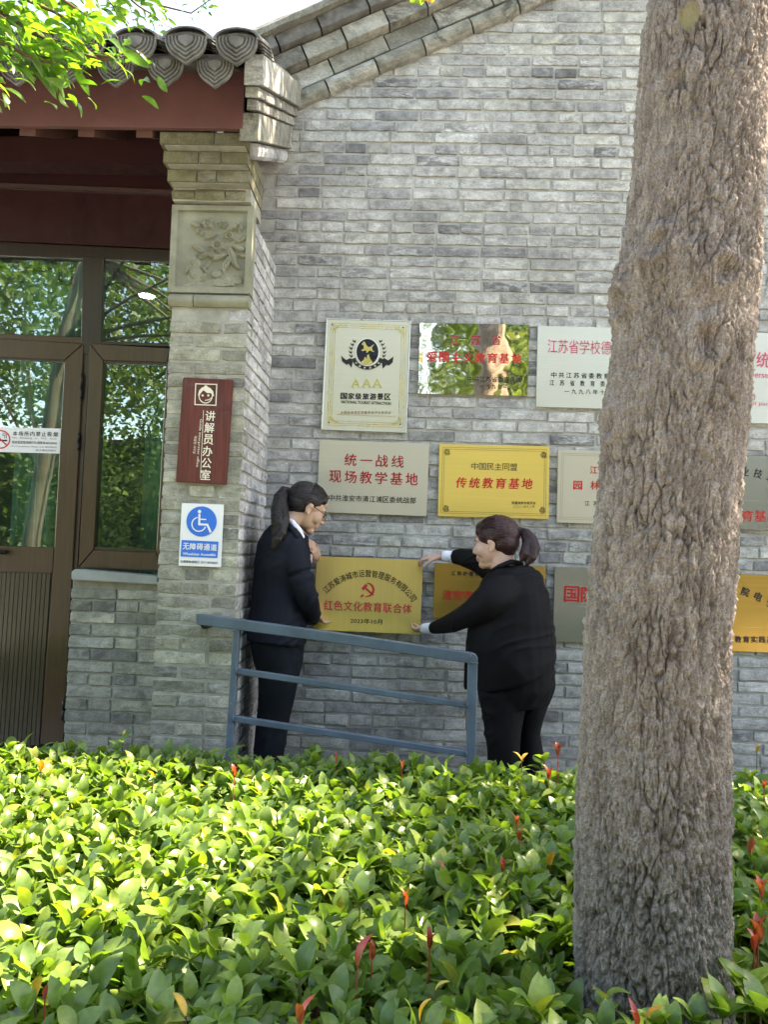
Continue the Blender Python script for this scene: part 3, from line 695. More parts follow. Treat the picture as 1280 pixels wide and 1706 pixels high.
# ------------------------------------------------------------------ lettering
_tc = {}
def text_mesh(s, bold=0.0):
    key = (s, bold)
    if key not in _tc:
        c = bpy.data.curves.new('t', 'FONT'); c.body = s; c.resolution_u = 2
        o = bpy.data.objects.new('t', c); COL.objects.link(o)
        dg = bpy.context.evaluated_depsgraph_get(); dg.update(); m = bpy.data.meshes.new_from_object(o.evaluated_get(dg))
        bpy.data.objects.remove(o); bpy.data.curves.remove(c)
        v = np.array([tuple(q.co) for q in m.vertices]) if len(m.vertices) else np.zeros((1, 3)); f = [tuple(p.vertices) for p in m.polygons]
        bpy.data.meshes.remove(m)
        if bold > .009:                      # heavier strokes: the outline stamped again a hair to each side
            n = len(v); b = bold*1.15; V2 = [v]; F2 = list(f)
            for k, (dx, dy) in enumerate(((b, 0), (-b, 0), (0, b*.6), (0, -b*.6))): V2.append(v+np.array([dx, dy, (k+1)*.004])); F2 += [tuple(i+n*(k+1) for i in q) for q in f]
            v = np.concatenate(V2); f = F2
        _tc[key] = (v, f)
    return _tc[key]
class Board:
    """a flat sign whose front lies in plane Y=yf; coordinates are photo pixels on that plane"""
    def __init__(s, root, yf, ang): s.root, s.yf, s.a = root, yf, ang; s.k = 0
    def w(s, x, y, off): p = U(x, y, s.yf); return Vector((p.x, s.yf-off, p.z))
    def scale(s, x, y): return (U(x+1, y, s.yf)-U(x, y, s.yf)).length
    def text(s, st, x, y, wpx, hpx, mat, bold=.012, rot=0, name='lettering', off=.0015, g=None, slant=0):
        v, f = text_mesh(st, bold); mn, mx = v.min(0), v.max(0); c = (mn+mx)/2; sc = s.scale(x, y)
        q = (v-c)*np.array([wpx*sc/max(mx[0]-mn[0], 1e-6), hpx*sc/max(mx[1]-mn[1], 1e-6), 0])
        q[:, 0] += q[:, 1]*slant
        a = s.a+rot; ca, sa = math.cos(a), math.sin(a); P0 = s.w(x, y, off)
        W = [Vector((P0.x+ca*u-sa*t, P0.y-zz*.004, P0.z+sa*u+ca*t)) for (u, t, _), zz in zip(q, v[:, 2])]
        own = g is None; g = g or G(); g.add(W, f)
        if own: return part(name, g, mat, s.root)
    def line(s, st, x0, x1, y, h, mat, bold=.012, dy=0, **k):      # characters spread evenly, each h tall
        chars = [c for c in st]; n = len(chars); g = G(); cw = (x1-x0)/n
        for i, c in enumerate(chars):
            if c == ' ': continue
            fx = x0+cw*(i+.5); t = (i+.5)/n-.5
            hh, ww = h, min(cw*.92, h)
            if c == '一': hh = h*.1
            if c in '二': hh = h*.72
            s.text(c, fx, y+dy*t, ww, hh, mat, bold, g=g, **k)
        return part('lettering', g, mat, s.root)
    def arc(s, st, p1, p2, p3, h, mat, bold=.012, wf=.9):
        (ax, ay), (bx, by), (cx_, cy_) = p1, p2, p3; d = 2*(ax*(by-cy_)+bx*(cy_-ay)+cx_*(ay-by))
        ux = ((ax*ax+ay*ay)*(by-cy_)+(bx*bx+by*by)*(cy_-ay)+(cx_*cx_+cy_*cy_)*(ay-by))/d
        uy = ((ax*ax+ay*ay)*(cx_-bx)+(bx*bx+by*by)*(ax-cx_)+(cx_*cx_+cy_*cy_)*(bx-ax))/d
        r = math.hypot(ax-ux, ay-uy); a1 = math.atan2(ay-uy, ax-ux); a3 = math.atan2(cy_-uy, cx_-ux)
        if a3 < a1: a3 += 2*math.pi
        n = len(st); g = G()
        for i, c in enumerate(st):
            a = a1+(a3-a1)*i/(n-1); s.text(c, ux+r*math.cos(a), uy+r*math.sin(a), h*wf, h if c != '一' else h*.1, mat, bold, rot=-(a+math.pi/2)-s.a+.0, g=g)
        return part('lettering', g, mat, s.root)
    def poly(s, pts, mat, name, off=.001, th=.0012):
        g = G(); fr = [s.w(x, y, off+th) for x, y in pts]; g.prism(fr, [v+Vector((0, th, 0)) for v in fr]); return part(name, g, mat, s.root)
    def strip(s, pts, wpx, mat, name, off=.001, closed=False, g=None, wz=None):
        own = g is None; g = g or G(); pts = list(pts); 
        if closed: pts = pts+[pts[0]]
        for (xa, ya), (xb, yb) in zip(pts[:-1], pts[1:]):
            A, B = s.w(xa, ya, off), s.w(xb, yb, off); d = B-A; L = d.length
            if L < 1e-5: continue
            n = Vector((-d.z, 0, d.x))/L*(wpx*s.scale(xa, ya)/2); e = d/L*(wpx*s.scale(xa, ya)/2)*.9
            off += 1e-5
            g.add([A-n-e, B-n+e, B+n+e, A+n-e], [(0, 1, 2, 3)])
        if own: return part(name, g, mat, s.root)
def board(name, label, cat, TL, TR, BL, BR=None, yf=-.022, th=.020, mat=None, group=None, edge=None, bevel=.0015, body='plate', rim=0):
    a, b, c = U(*TL, yf), U(*TR, yf), U(*BL, yf); wd = (b-a).length; ht = (c-a).length; ang = math.atan2(b.z-a.z, b.x-a.x)
    ex = Vector((math.cos(ang), 0, math.sin(ang))); ez = Vector((-math.sin(ang), 0, math.cos(ang))); ctr = (a+b)/2-ez*ht/2
    root = empty(name, ctr-ez*ht/2+Vector((0, th, 0)), label, cat, group); R = Matrix((ex, Vector((0, 1, 0)), ez)).transposed()
    g = G(); g.box(ctr+Vector((0, th/2, 0)), (wd, th, ht), R); part(body, g, mat, root, bevel=bevel, seg=2)
    if rim:
        for dx, dz, w_, h_ in ((0, ht/2-rim/2, wd+.002, rim), (0, -ht/2+rim/2, wd+.002, rim), (wd/2-rim/2, 0, rim, ht-2*rim), (-wd/2+rim/2, 0, rim, ht-2*rim)):
            g = G(); g.box(ctr+ex*dx+ez*dz+Vector((0, -.001, 0)), (w_, .005, h_), R); part('rim', g, edge or M_edge, root, bevel=.001)
    B = Board(root, yf, ang); B.ctr = ctr; B.wd = wd; B.ht = ht; return B
PG = 'metal plaques on the gable wall'
def borders(B, TL, TR, BR, BL, insets, mat, w=1.0, nm='border_line'):
    c = np.mean([TL, TR, BR, BL], 0)
    for k in insets:
        q = []
        for p in (TL, TR, BR, BL): v = np.array(p, float)-c; q.append(tuple(c+v-np.sign(v)*k))
        B.strip(q, w, mat, nm, closed=True)

# AAA plaque
TL, TR, BR, BL = (543.8, 530), (685, 534.5), (679.4, 720), (537.7, 716)
B = board('tourism_plaque', 'tall cream portrait plaque with round horse emblem and letters AAA', 'plaque', TL, TR, BL, mat=M_steel_cream, group=PG, rim=.006, yf=-.024)
borders(B, TL, TR, BR, BL, (8, 11.5, 15), M_goldink, .9)
for (x, y, sx, sy) in [(555, 541, 1, 1), (673, 546, -1, 1), (668, 707, -1, -1), (549, 704, 1, -1)]:
    B.poly([(x, y+sy*12), (x, y+sy*4), (x+sx*5, y+sy*4), (x+sx*9, y), (x+sx*15, y), (x+sx*13, y+sy*2.2), (x+sx*10, y+sy*2.5), (x+sx*5, y+sy*7), (x+sx*2.4, y+sy*10)], M_goldink, 'corner_ornament')
    B.poly([(x-1+1.2*math.cos(t), y+1.2*math.sin(t)) for t in np.arange(0, 6.2, .8)], M_ink, 'corner_dot', off=.003)
ex_, ey_ = 612.5, 586.5
def ov(rx, ry, n=30, cx_=ex_, cy_=ey_): return [(cx_+rx*math.cos(t)+.03*0, cy_+ry*math.sin(t)) for t in np.linspace(0, 2*math.pi, n, endpoint=False)]
B.poly(ov(20.5, 23.5), paint('emblem_ring', (.72, .70, .62), .4), 'emblem_ring', .0010); B.poly(ov(18.3, 21.5), M_navyink, 'emblem_field', .0024)
horse = [(604, 572), (607, 569), (609, 571.5), (611, 576), (614, 578.5), (618, 578), (621, 575), (624, 574.5), (620.5, 578), (620, 582), (622, 585), (625, 586.5), (621, 586.5), (617.5, 584.5), (614, 585.5), (613, 588), (610, 588), (611, 585.5), (608, 584), (604.5, 585.5), (602, 583.5), (606, 581.5), (606.5, 577), (604.5, 574.5), (602.5, 574.5)]
B.poly(horse, M_goldink, 'emblem_horse', .0038)
B.poly([(601, 604), (606, 600), (608.5, 594), (611, 599), (612, 592), (614.5, 590.5), (617, 598), (622, 605), (614, 608), (606, 607)], M_goldink, 'emblem_mountain', .0038)
for sgn in (-1, 1):
    g = G()
    for i in range(8):
        t = i/7; a = math.radians(150-100*t) if 0 else 0
        th = math.radians(38+ -100*t)      # along the side of the oval
        bx, by = ex_+sgn*(22.5+4.5*math.sin(math.pi*min(1, t*1.1)))*math.cos(th*.62), ey_-26*math.sin(th)+1
        for side, rr in ((1, .95), (-1, .35)):
            dx, dy = sgn*(math.cos(1.15-side*.55)), -math.sin(1.15+.1)
            L = 6.2; q = [(bx, by), (bx+dx*L*.4*rr+dy*0-1.3*sgn, by+dy*L*.5), (bx+dx*L*rr, by+dy*L), (bx+dx*L*.5*rr+1.2*sgn, by+dy*L*.4)]
            W = [B.w(u, v, .0014+.0003*side) for u, v in q]; g.add(W, [(0, 1, 2, 3)])
    part('laurel_branch', g, M_ink, B.root)
band = [(ex_-25*math.cos(t)*.98, ey_+10+ (19.5)*math.sin(t)) for t in np.linspace(.05, math.pi-.05, 16)]; band2 = [(ex_-19.5*math.cos(t), ey_+9+14.8*math.sin(t)) for t in np.linspace(math.pi-.05, .05, 16)]
B.poly(band+band2, M_ink, 'emblem_ribbon', .002)
B.poly([(588, 602), (583, 597), (577, 600), (571, 595), (568.5, 592), (570, 602), (578, 608), (581, 606), (586, 613)], M_ink, 'ribbon_tail'); B.poly([(636, 602), (641, 597), (647, 600.5), (652, 597), (656, 594), (654.5, 604), (648, 609.5), (644, 608), (638, 614.5)], M_ink, 'ribbon_tail')
g = G()
for i, c in enumerate('中国旅游景区'):
    t = .55+(math.pi-1.1)*i/5; B.text(c, ex_-22.2*math.cos(t), ey_+9.5+17.2*math.sin(t), 3.2, 3.2, M_cream, .02, rot=-(math.pi/2-t), off=.0040, g=g)
part('ribbon_lettering', g, M_cream, B.root)
g = G()
for x in (593, 611, 628.5):
    B.text('A', x, 638.5, 15, 15, M_goldink, .01, off=.0016, g=g); B.strip([(x-7.5, 645.6), (x-2.5, 645.7)], 1, M_goldink, 'l', g=g); B.strip([(x+2.5, 645.6), (x+8, 645.7)], 1, M_goldink, 'l', g=g)
part('raised_letter', g, M_goldink, B.root)
B.line('国家级旅游景区', 567, 652, 660.5, 11, M_ink, .035, dy=1.5); B.text('NATIONAL TOURIST ATTRACTION', 610, 671, 83, 5, M_ink, .03)
B.line('全国旅游景区质量等级评定委员会', 567, 652, 687.5, 4.6, paint('bronze_ink', (.25, .13, .05), .5), .01); B.text('CHINA NATIONAL TOURIST ATTRACTION QUALITY EVALUATION COMMITTEE', 610, 692.5, 98, 2.2, paint('gold_ink', (.4, .28, .05), .5), .01)

def plaque(label, TL, TR, BL, mat, yf=-.022, **k): return board('wall_plaque', label, 'plaque', TL, TR, BL, mat=mat, group=PG, yf=yf, **k)
B = plaque('mirror-polished steel plaque reflecting a tree, with red lettering, right of the AAA plaque', (700, 537.5), (881.9, 541), (697, 655.5), M_mirror, rim=.0)
B.line('江 苏 省', 750, 836, 566.5, 17, M_maroon, .012); B.line('爱国主义教育基地', 710, 871, 596, 17, M_red, .022, dy=3)
B.line('中共江苏省委宣传部', 779, 870, 632, 9.5, M_ink, .01, dy=1.5); B.line('一九九七年', 799, 847, 643.5, 8, M_ink, .01)
B = plaque('silvery plaque with pink-red heading half hidden by the tree trunk, top row', (896.9, 542.5), (1080, 547), (891, 677.5), M_steel)
B.line('江苏省学校德育基地', 912, 1073, 579, 23, M_pink, .008, dy=5); B.line('中共江苏省委教育工委', 917, 1043, 626, 9.5, M_ink, .012, dy=3); B.line('江 苏 省 教 育 委 员 会', 916, 1043, 639, 9.5, M_ink, .012, dy=3); B.line('一九九八年十一月', 939, 1034, 653, 8.5, M_ink, .01, dy=2)
B = plaque('silvery plaque with pink lettering right of the trunk, top row', (1229, 553), (1413, 558), (1224, 704), M_steel)
B.line('传统基地', 1236, 1332, 600, 27, M_pink, .012, dy=3); B.text('Overseas Chinese', 1290, 625, 96, 11, M_pink, .0); B.line('侨 联 会', 1246, 1330, 661, 12, M_pink, .01); B.text('of jiangsu province', 1300, 674.5, 98, 8, M_pink, .0)
B = plaque('champagne steel plaque with two lines of large red characters, beside the AAA plaque underside', (532.7, 732.5), (715.4, 739), (528.5, 853), M_champ)
B.root['label'] = 'champagne steel plaque with two lines of large dark red characters, directly below the AAA plaque'
B.line('统一战线', 571, 676, 767.5, 20.5, M_maroon, .014, dy=4); B.line('现场教学基地', 546, 699, 796, 20.5, M_maroon, .014, dy=5); B.line('中共淮安市清江浦区委统战部', 547, 694, 831.5, 10.5, M_ink, .01, dy=5)
TL, TR, BR, BL = (732.6, 739.5), (916.5, 743.7), (915, 865), (729.6, 860)
B = plaque('bright yellow-gold plaque with black corner ornaments above the right woman', TL, TR, BL, M_gold)
borders(B, TL, TR, BR, BL, (5.5, 8.5), paint('etched_line', (.20, .13, .03), .5), .5)
g = G()
for (x, y) in [(745, 753), (906, 758), (904, 850), (743, 847)]:
    for k in range(9):
        a = k*2.4; r0 = 1.2+.55*k; B.strip([(x+r0*math.cos(a+q*.5), y+r0*.9*math.sin(a+q*.5)) for q in range(4)], .9, M_ink, 'x', g=g, off=.001+.0001*k)
part('corner_ornament', g, M_ink, B.root)
B.line('中国民主同盟', 785, 863, 777.5, 11.5, M_ink, .008, dy=1.5); B.line('传统教育基地', 758, 890, 805, 18, M_red, .022, dy=2, slant=.12); B.line('民盟淮安市委员会', 853, 893, 838, 4.6, M_ink, .02, dy=.5); B.line('二〇二一年十二月', 855, 891, 844.2, 4, M_ink, .005)
TL, TR, BR, BL = (930.6, 749), (1115, 754), (1112, 876), (927.7, 870.5)
B = plaque('champagne steel plaque with thin engraved border, between yellow-gold plaque and trunk', TL, TR, BL, M_champ)
borders(B, TL, TR, BR, BL, (6, 9), paint('etched_grey', (.28, .26, .2), .5), .5)
B.line('江苏省', 974, 1070, 783, 13, M_red, .02); B.line('园林基地', 949, 1063, 808.5, 15, M_red, .022); B.line('江苏省教育', 972, 1043, 838.5, 8, M_ink, .01)
B = plaque('dull steel plaque with curved black writing at the right edge of the photo, middle row', (1180, 757), (1364, 762), (1176, 880.5), M_greysteel)
B.arc('职业技术学院', (1218, 785), (1256, 787), (1322, 826), 16, M_ink, .012); B.line('教育基地', 1214, 1300, 859.5, 19, M_red, .012, dy=1)
B = plaque('brown-gold plaque with red characters mostly hidden behind the woman bending at right', (724.7, 937.5), (909.6, 944), (721.6, 1030), M_brass)
B.line('江苏护理职业学院', 751, 830, 956, 7.5, M_ink, .025, dy=2); B.line('淮安市实践基地', 737, 862, 992.5, 17, M_red, .02, dy=2)
B = plaque('dark steel plaque with big red characters between the bending woman and the trunk', (925, 944.5), (1108, 951), (921.5, 1069), M_greysteel)
B.line('国防教育', 939, 1052, 991, 27, M_red, .018, dy=3)
B = plaque('dark brass plaque with curved black writing at the right edge of the photo, bottom row', (1155, 954), (1338, 959.5), (1151, 1082.5), M_brass)
B.arc('技术学院电子网络', (1175, 981), (1232, 983), (1318, 1036), 15, M_ink, .03); B.line('教育实践基地', 1224, 1304, 1065.5, 11.5, M_ink, .035, dy=1)
# plaque being held by the two women
YP = -.085
HTL, HTR, HBL = (527.5, 926.5), (705, 933.5), (525, 1049.5)
B = board('held_plaque', 'yellow-gold plaque with red hammer and sickle emblem held up by the two women', 'plaque', HTL, HTR, HBL, mat=M_gold2, yf=YP, th=.022, bevel=.002)
B.arc('江苏爱涛城市运营管理服务有限公司', (544, 982), (616, 955.5), (688, 996), 11.8, M_ink, .01, wf=.86)
B.line('红色文化教育联合体', 539, 687, 1011, 16, M_signred, .014, dy=7); B.text('2023年10月', 610.5, 1035, 53, 8.6, M_ink, .012)
ecx, ecy = 614, 983
g = G(); Mred = M_signred
def crescent(cx_, cy_, ro, a0, a1, n=16):
    o_, i_ = [], []
    for k in range(n+1):
        t = k/n; a = math.radians(a0+(a1-a0)*t); wd = ro*.34*math.sin(math.pi*min(1, .12+t*.95))**.8
        o_.append((cx_+ro*math.cos(a), cy_-ro*math.sin(a))); i_.append((cx_+(ro-wd)*math.cos(a), cy_-(ro-wd)*math.sin(a)))
    return o_+i_[::-1]
cr_ = crescent(ecx-1.5, ecy-.5, 12, 95, -140)
gq = G(); n_ = len(cr_)//2
W = [B.w(x, y, .0016) for x, y in cr_]; gq.add(W, [(k, k+1, 2*n_-2-k, 2*n_-1-k) for k in range(n_-1)])
def rect(x, y, L, w_, a, off=.0022):
    c, s = math.cos(a), math.sin(a); W = [B.w(x+u*c-v*s, y+u*s+v*c, off) for u, v in ((-L/2, -w_/2), (L/2, -w_/2), (L/2, w_/2), (-L/2, w_/2))]; gq.add(W, [(0, 1, 2, 3)])
rect(ecx+.5, ecy+1.5, 21, 3.2, math.radians(43)); rect(ecx-6.2, ecy-5, 11, 5, math.radians(-47), .0026); rect(ecx-10.5, ecy+9.5, 6, 3, math.radians(-42), .0028)
part('hammer_and_sickle', gq, Mred, B.root)

# red wooden sign on the pillar
yfs = YF-.022
B = board('wooden_sign', 'dark red wooden sign with white vertical writing hung on the brick pillar', 'sign', (304.5, 628.5), (388, 632.5), (296, 803), mat=M_wood, yf=yfs, th=.020, bevel=.003, body='board')
sqx, sqy = 342.5, 655.5
B.strip([(326, 639.5), (361, 640.5), (359.5, 675.3), (324.5, 674)], 1.6, M_cream, 'icon_frame', closed=True)
B.poly([(330, 659), (331.5, 651), (336, 646), (340, 644.5), (341, 642.5), (344, 642), (346, 644.5), (351, 647), (355, 652), (356.5, 660), (353.5, 660), (352, 655), (345, 655), (339, 650), (334, 655.5), (332.5, 659)], M_cream, 'icon_hair')
B.strip([(342.5-11*math.cos(t), 659.5+12*math.sin(t)) for t in np.linspace(0, math.pi, 12)], 1.6, M_cream, 'icon_face')
for x in (337.5, 347): B.poly([(x+1.8*math.cos(t), 659+1.8*math.sin(t)) for t in np.arange(0, 6.2, .6)], M_cream, 'icon_eye', .0012)
B.strip([(352, 663), (348, 666), (342, 667)], 1.3, M_cream, 'icon_headset')
for i, c in enumerate('讲解员办公室'): B.text(c, 350.3-i*1.55, 693+i*19.6, 16.5, 17, M_cream, .014)
B.strip([(339, 684), (333.8, 796)], .9, M_cream, 'divider_line')
B.text('Guide interpreter office', 331.5, 738, 80, 5.4, M_cream, .006, rot=-math.pi/2-.01); B.text('해설원 사무실', 324.6, 741, 29, 4.6, M_cream, .004, rot=-math.pi/2-.01)
# wheelchair sign
B = board('accessibility_sign', 'white and blue wheelchair access sign stuck on the pillar below the red wooden sign', 'sign', (302.6, 838), (372.6, 840.5), (296, 942.3), mat=M_white, yf=YF-.010, th=.006, bevel=.0008, body='board')
wcx, wcy = 335.8, 868.8
B.poly([(wcx+25.2*math.cos(t), wcy+25.2*math.sin(t)) for t in np.linspace(0, 6.283, 40, endpoint=False)], M_blue, 'blue_disc')
B.poly([(wcx-3.3+2.8*math.cos(t), wcy-16.5+2.8*math.sin(t)) for t in np.linspace(0, 6.283, 14, endpoint=False)], M_white, 'pictogram_head', .0026)
g = G(); B.strip([(332.3, 857.5), (332, 873.5), (345.5, 874.2), (350.5, 885.5)], 3.4, M_white, '', g=g, off=.0026); B.strip([(332.5, 865), (343, 865.5)], 2, M_white, '', g=g, off=.0030)
B.strip([(331.5+11.6*math.cos(t), 873.5+11.6*math.sin(t)) for t in np.linspace(math.radians(25), math.radians(255), 22)], 1.9, M_white, '', g=g, off=.0033); part('pictogram', g, M_white, B.root)
B.poly([(302.7, 899.7), (364, 902.5), (362.2, 929.8), (300.8, 927)], M_blue, 'blue_panel')
B.line('无障碍通道', 304, 362, 911, 11, M_white, .02, dy=2.5, off=.003); B.text('Wheelchair Accessible', 332, 923.3, 55, 4.6, M_white, .02, off=.003); B.text('如需帮助请拨打: 0517-83938001', 331.5, 936.5, 62, 4.6, M_ink, .012)
# no smoking sticker on the door glass
B = board('no_smoking_sticker', 'white no-smoking notice stuck on the glass door', 'notice', (-14, 711), (102.4, 714), (-17, 752.5), mat=M_white, yf=YD+.008, th=.002, bevel=0, body='sheet')
B.line('本场所内禁止吸烟', 20, 97, 723, 7.6, M_ink, .01, dy=1.5); B.text('No   Smoking   in   This   Area', 57, 730.5, 74, 3, M_ink, -.004); B.text('投诉或发现违规行为,请致电:80328302', 57, 737.6, 75, 5, M_ink, .01); B.text('For Complaints, Please Call: 80328302', 56.5, 744.6, 75, 3, M_ink, -.004); B.text('清江浦区控烟办', 76, 750.3, 34, 3, M_ink, .0)
B.strip([(.5+15.2*math.cos(t), 732+14.6*math.sin(t)) for t in np.linspace(0, 6.283, 32)], 2.2, M_signred, 'prohibition_ring'); B.strip([(-10, 722), (11, 742)], 2.2, M_signred, 'prohibition_bar', off=.003)
g = G(); B.strip([(-8, 733.5), (10.5, 734)], 2.6, M_ink, '', g=g); B.strip([(7.5, 730), (8, 726), (4, 725), (5, 721.5)], .9, M_ink, '', g=g); B.strip([(10.5, 730), (10.5, 724), (6.5, 722)], .9, M_ink, '', g=g); part('cigarette_mark', g, M_ink, B.root)

# ------------------------------------------------------------------ railing
rail = empty('handrail', (-.3, -.72, .3), 'blue-grey steel ramp railing with three sloping bars in front of the women', 'railing')
YR0, YR1 = -.745, -.70
frame('top_rail', [(326, 1023), (340, 1024.2), (560, 1054.5), (787, 1088), (794, 1091), (796.5, 1097), (796.2, 1104), (786, 1106.3), (780, 1105), (560, 1071.5), (330, 1041), (326, 1039)], YR0, YR1, M_rail, rail, .003)
frame('post', [(388, 1050), (398.2, 1051.3), (383, 1300), (371.8, 1300)], YR0+.003, YR1-.002, M_rail, rail)
frame('post', [(780.2, 1104.5), (796.4, 1104.5), (791.5, 1330), (777.5, 1330)], YR0+.003, YR1-.002, M_rail, rail)
frame('middle_rail', [(393.5, 1113), (779.5, 1170.5), (779, 1180.5), (393, 1123.5)], YR0+.008, YR1-.010, M_rail, rail)
frame('bottom_rail', [(388.5, 1192.5), (778, 1251.5), (777.6, 1262), (388, 1203)], YR0+.008, YR1-.010, M_rail, rail)
for (xa, ya, xb, yb) in [(387, 1050.5, 399, 1052), (393.6, 1112, 393.2, 1124), (388.6, 1191, 388.2, 1203.5), (779, 1170, 778.6, 1181), (777.8, 1251, 777.4, 1262), (779.6, 1104.6, 797, 1104.8), (786, 1088, 780.5, 1104)]:
    g = G(); g.tube([U(xa, ya, YR0+.002), U((xa+xb)/2+.3, (ya+yb)/2, YR0+.001), U(xb, yb, YR0+.002)], .0032, 6); part('weld_bead', g, M_rail, rail, smooth=True)
g = G(); g.poly_px([(333, 1041), (345, 1043), (345, 1048), (337, 1048)], -.73, -.60); part('wall_bracket', g, M_hinge, rail)

# ------------------------------------------------------------------ people
def fuse(name, g, mat, parent, voxel=.006, smooth=6, disp=None, label=None):
    """union of closed shapes into one continuous surface"""
    m = newmesh(name, g); ob = bpy.data.objects.new(name, m); COL.objects.link(ob)
    bm = bmesh.new(); bm.from_mesh(m); bmesh.ops.recalc_face_normals(bm, faces=bm.faces); bm.to_mesh(m); bm.free()
    r = ob.modifiers.new('r', 'REMESH'); r.mode = 'VOXEL'; r.voxel_size = voxel
    if smooth: s = ob.modifiers.new('s', 'SMOOTH'); s.factor = .5; s.iterations = smooth
    dg = bpy.context.evaluated_depsgraph_get(); dg.update(); m2 = bpy.data.meshes.new_from_object(ob.evaluated_get(dg))
    bpy.data.objects.remove(ob); bpy.data.meshes.remove(m); m2.name = name
    if disp:
        n = len(m2.vertices); co = np.empty(n*3); no = np.empty(n*3); m2.vertices.foreach_get('co', co); m2.vertex_normals.foreach_get('vector', no)
        co = co.reshape(-1, 3); no = no.reshape(-1, 3); d = np.array([disp(*p) for p in co]); co += no*d[:, None]; m2.vertices.foreach_set('co', co.ravel())
    m2.transform(Matrix.Translation(-root_loc(parent))); m2.materials.clear(); m2.materials.append(mat); m2.shade_smooth(); m2.update()
    o = put(name, m2, parent)
    if label: o['label'] = label
    return o
def pt(x, y, Y): return U(x, y, Y)
def loft_px(g, rings, n=24, power=.85):
    """rings: (xl,yl,xr,yr,Yc,halfY)"""
    R = []
    for xl, yl, xr, yr, Yc, hy in rings:
        a, b = U(xl, yl, Yc), U(xr, yr, Yc); c = (a+b)/2; e = (b-a)/2
        R.append([c+e*(abs(math.cos(t))**power*(1 if math.cos(t) >= 0 else -1))+Vector((0, hy*abs(math.sin(t))**power*(1 if math.sin(t) >= 0 else -1), 0)) for t in [2*math.pi*k/n for k in range(n)]])
    g.rings(R)
def limb(g, pts, seg=16):
    P = [U(x, y, Y) for x, y, Y, r in pts]; Rr = [p[3] for p in pts]
    # resample with smooth interpolation
    Q, RR = [], []
    n = len(P)
    for i in range(n-1):
        p0, p1, p2, p3 = P[max(i-1, 0)], P[i], P[i+1], P[min(i+2, n-1)]
        for k in range(5):
            t = k/5; Q.append(.5*((2*p1)+(p2-p0)*t+(2*p0-5*p1+4*p2-p3)*t*t+(3*p1-p0-3*p2+p3)*t**3)); RR.append(Rr[i]+(Rr[i+1]-Rr[i])*t)
    Q.append(P[-1]); RR.append(Rr[-1]); g.tube(Q, RR, seg); g.ell(P[0], (Rr[0],)*3); 
    return Q
def finger(g, base, d, n, lens, curls, r):
    p = base; dirv = d.normalized(); pts = [p]; ax = d.cross(n).normalized()
    for L, c in zip(lens, curls):
        dirv = Matrix.Rotation(c, 3, ax) @ dirv; p = p+dirv*L; pts.append(p)
    rr = [r*1.08, r, r*.92, r*.74][:len(pts)]; g.tube(pts, rr, 10)
    for q, k in zip(pts, rr): g.ell(q, (k, k, k), nu=10, nv=6)
    return p
def hand(g, W, f, n, side, curl=(.5, .6, .4), sc=1.0, thumb_dir=None):
    f = f.normalized(); n = (n-f*n.dot(f)).normalized(); s = n.cross(f)*side    # s towards the thumb
    R = Matrix((f, s, n)).transposed()
    for u, v, rx, ry, rz in ((.045, 0, .045, .037, .014), (.025, .012, .03, .025, .015), (.07, -.004, .022, .038, .013), (.03, -.012, .035, .022, .014)):
        T = Matrix.Translation(W+f*u*sc+s*v*sc) @ R.to_4x4(); g.ell((0, 0, 0), (rx*sc, ry*sc, rz*sc), T)
    g.tube([W-f*.07, W-f*.02, W+f*.02], [.027*sc, .024*sc, .022*sc], 12, flat=.9)
    for k, (v, L) in enumerate(((.029, .070), (.010, .078), (-.010, .073), (-.028, .058))):
        b = W+f*(.084-.004*abs(k-1))*sc+s*v*sc; fd = (f+s*(v*.9)).normalized(); c = [q*(1+.08*k) for q in curl]
        finger(g, b, fd, n, (L*.45*sc, L*.32*sc, L*.25*sc), c, .0085*sc)
    tb = W+f*.022*sc+s*.028*sc; td = thumb_dir.normalized() if thumb_dir else (f*.75+s*.6+n*.35).normalized()
    finger(g, tb, td, n, (.04*sc, .032*sc, .024*sc), (.1, .15, .15), .0100*sc)
def headM(px_, py_, Y, fwd, roll=0, sc=1.0):
    f = Vector(fwd).normalized(); l = Vector((0, 0, 1)).cross(f).normalized(); u = f.cross(l)
    R = Matrix((f, l, u)).transposed() @ Matrix.Rotation(roll, 3, 'X'); return Matrix.Translation(U(px_, py_, Y)) @ R.to_4x4() @ Matrix.Scale(sc, 4)
def head(g, M, plump=1.0):
    E = lambda c, r: g.ell(c, r, M, 22, 16)
    E((-.012, 0, .030), (.094, .074, .084)); E((.020, 0, -.028), (.064, .060*plump, .078)); E((.030, 0, -.062), (.048, .050*plump, .042))
    E((.058, 0, -.094), (.026, .028, .020)); E((.072, 0, .018), (.018, .046, .016)); E((.068, 0, .05), (.018, .045, .03))
    g.tube([M @ Vector(q) for q in ((.082, 0, .006), (.091, 0, -.010), (.102, 0, -.030))], [.007, .009, .011], 10); E((.098, 0, -.034), (.013, .012, .010))
    for s in (-1, 1):
        E((.092, s*.011, -.036), (.010, .008, .008)); E((.052, s*.040*plump, -.028), (.032, .024, .032)); E((.070, s*.030, -.004), (.014, .017, .010))
        E((-.006, s*.074, -.012), (.017, .007, .028)); E((-.002, s*.079, .004), (.015, .006, .013)); E((.000, s*.077, -.034), (.008, .006, .010))
    E((.083, 0, -.062), (.011, .022, .0075)); E((.081, 0, -.073), (.010, .019, .0075)); E((.072, 0, -.058), (.02, .028, .022))
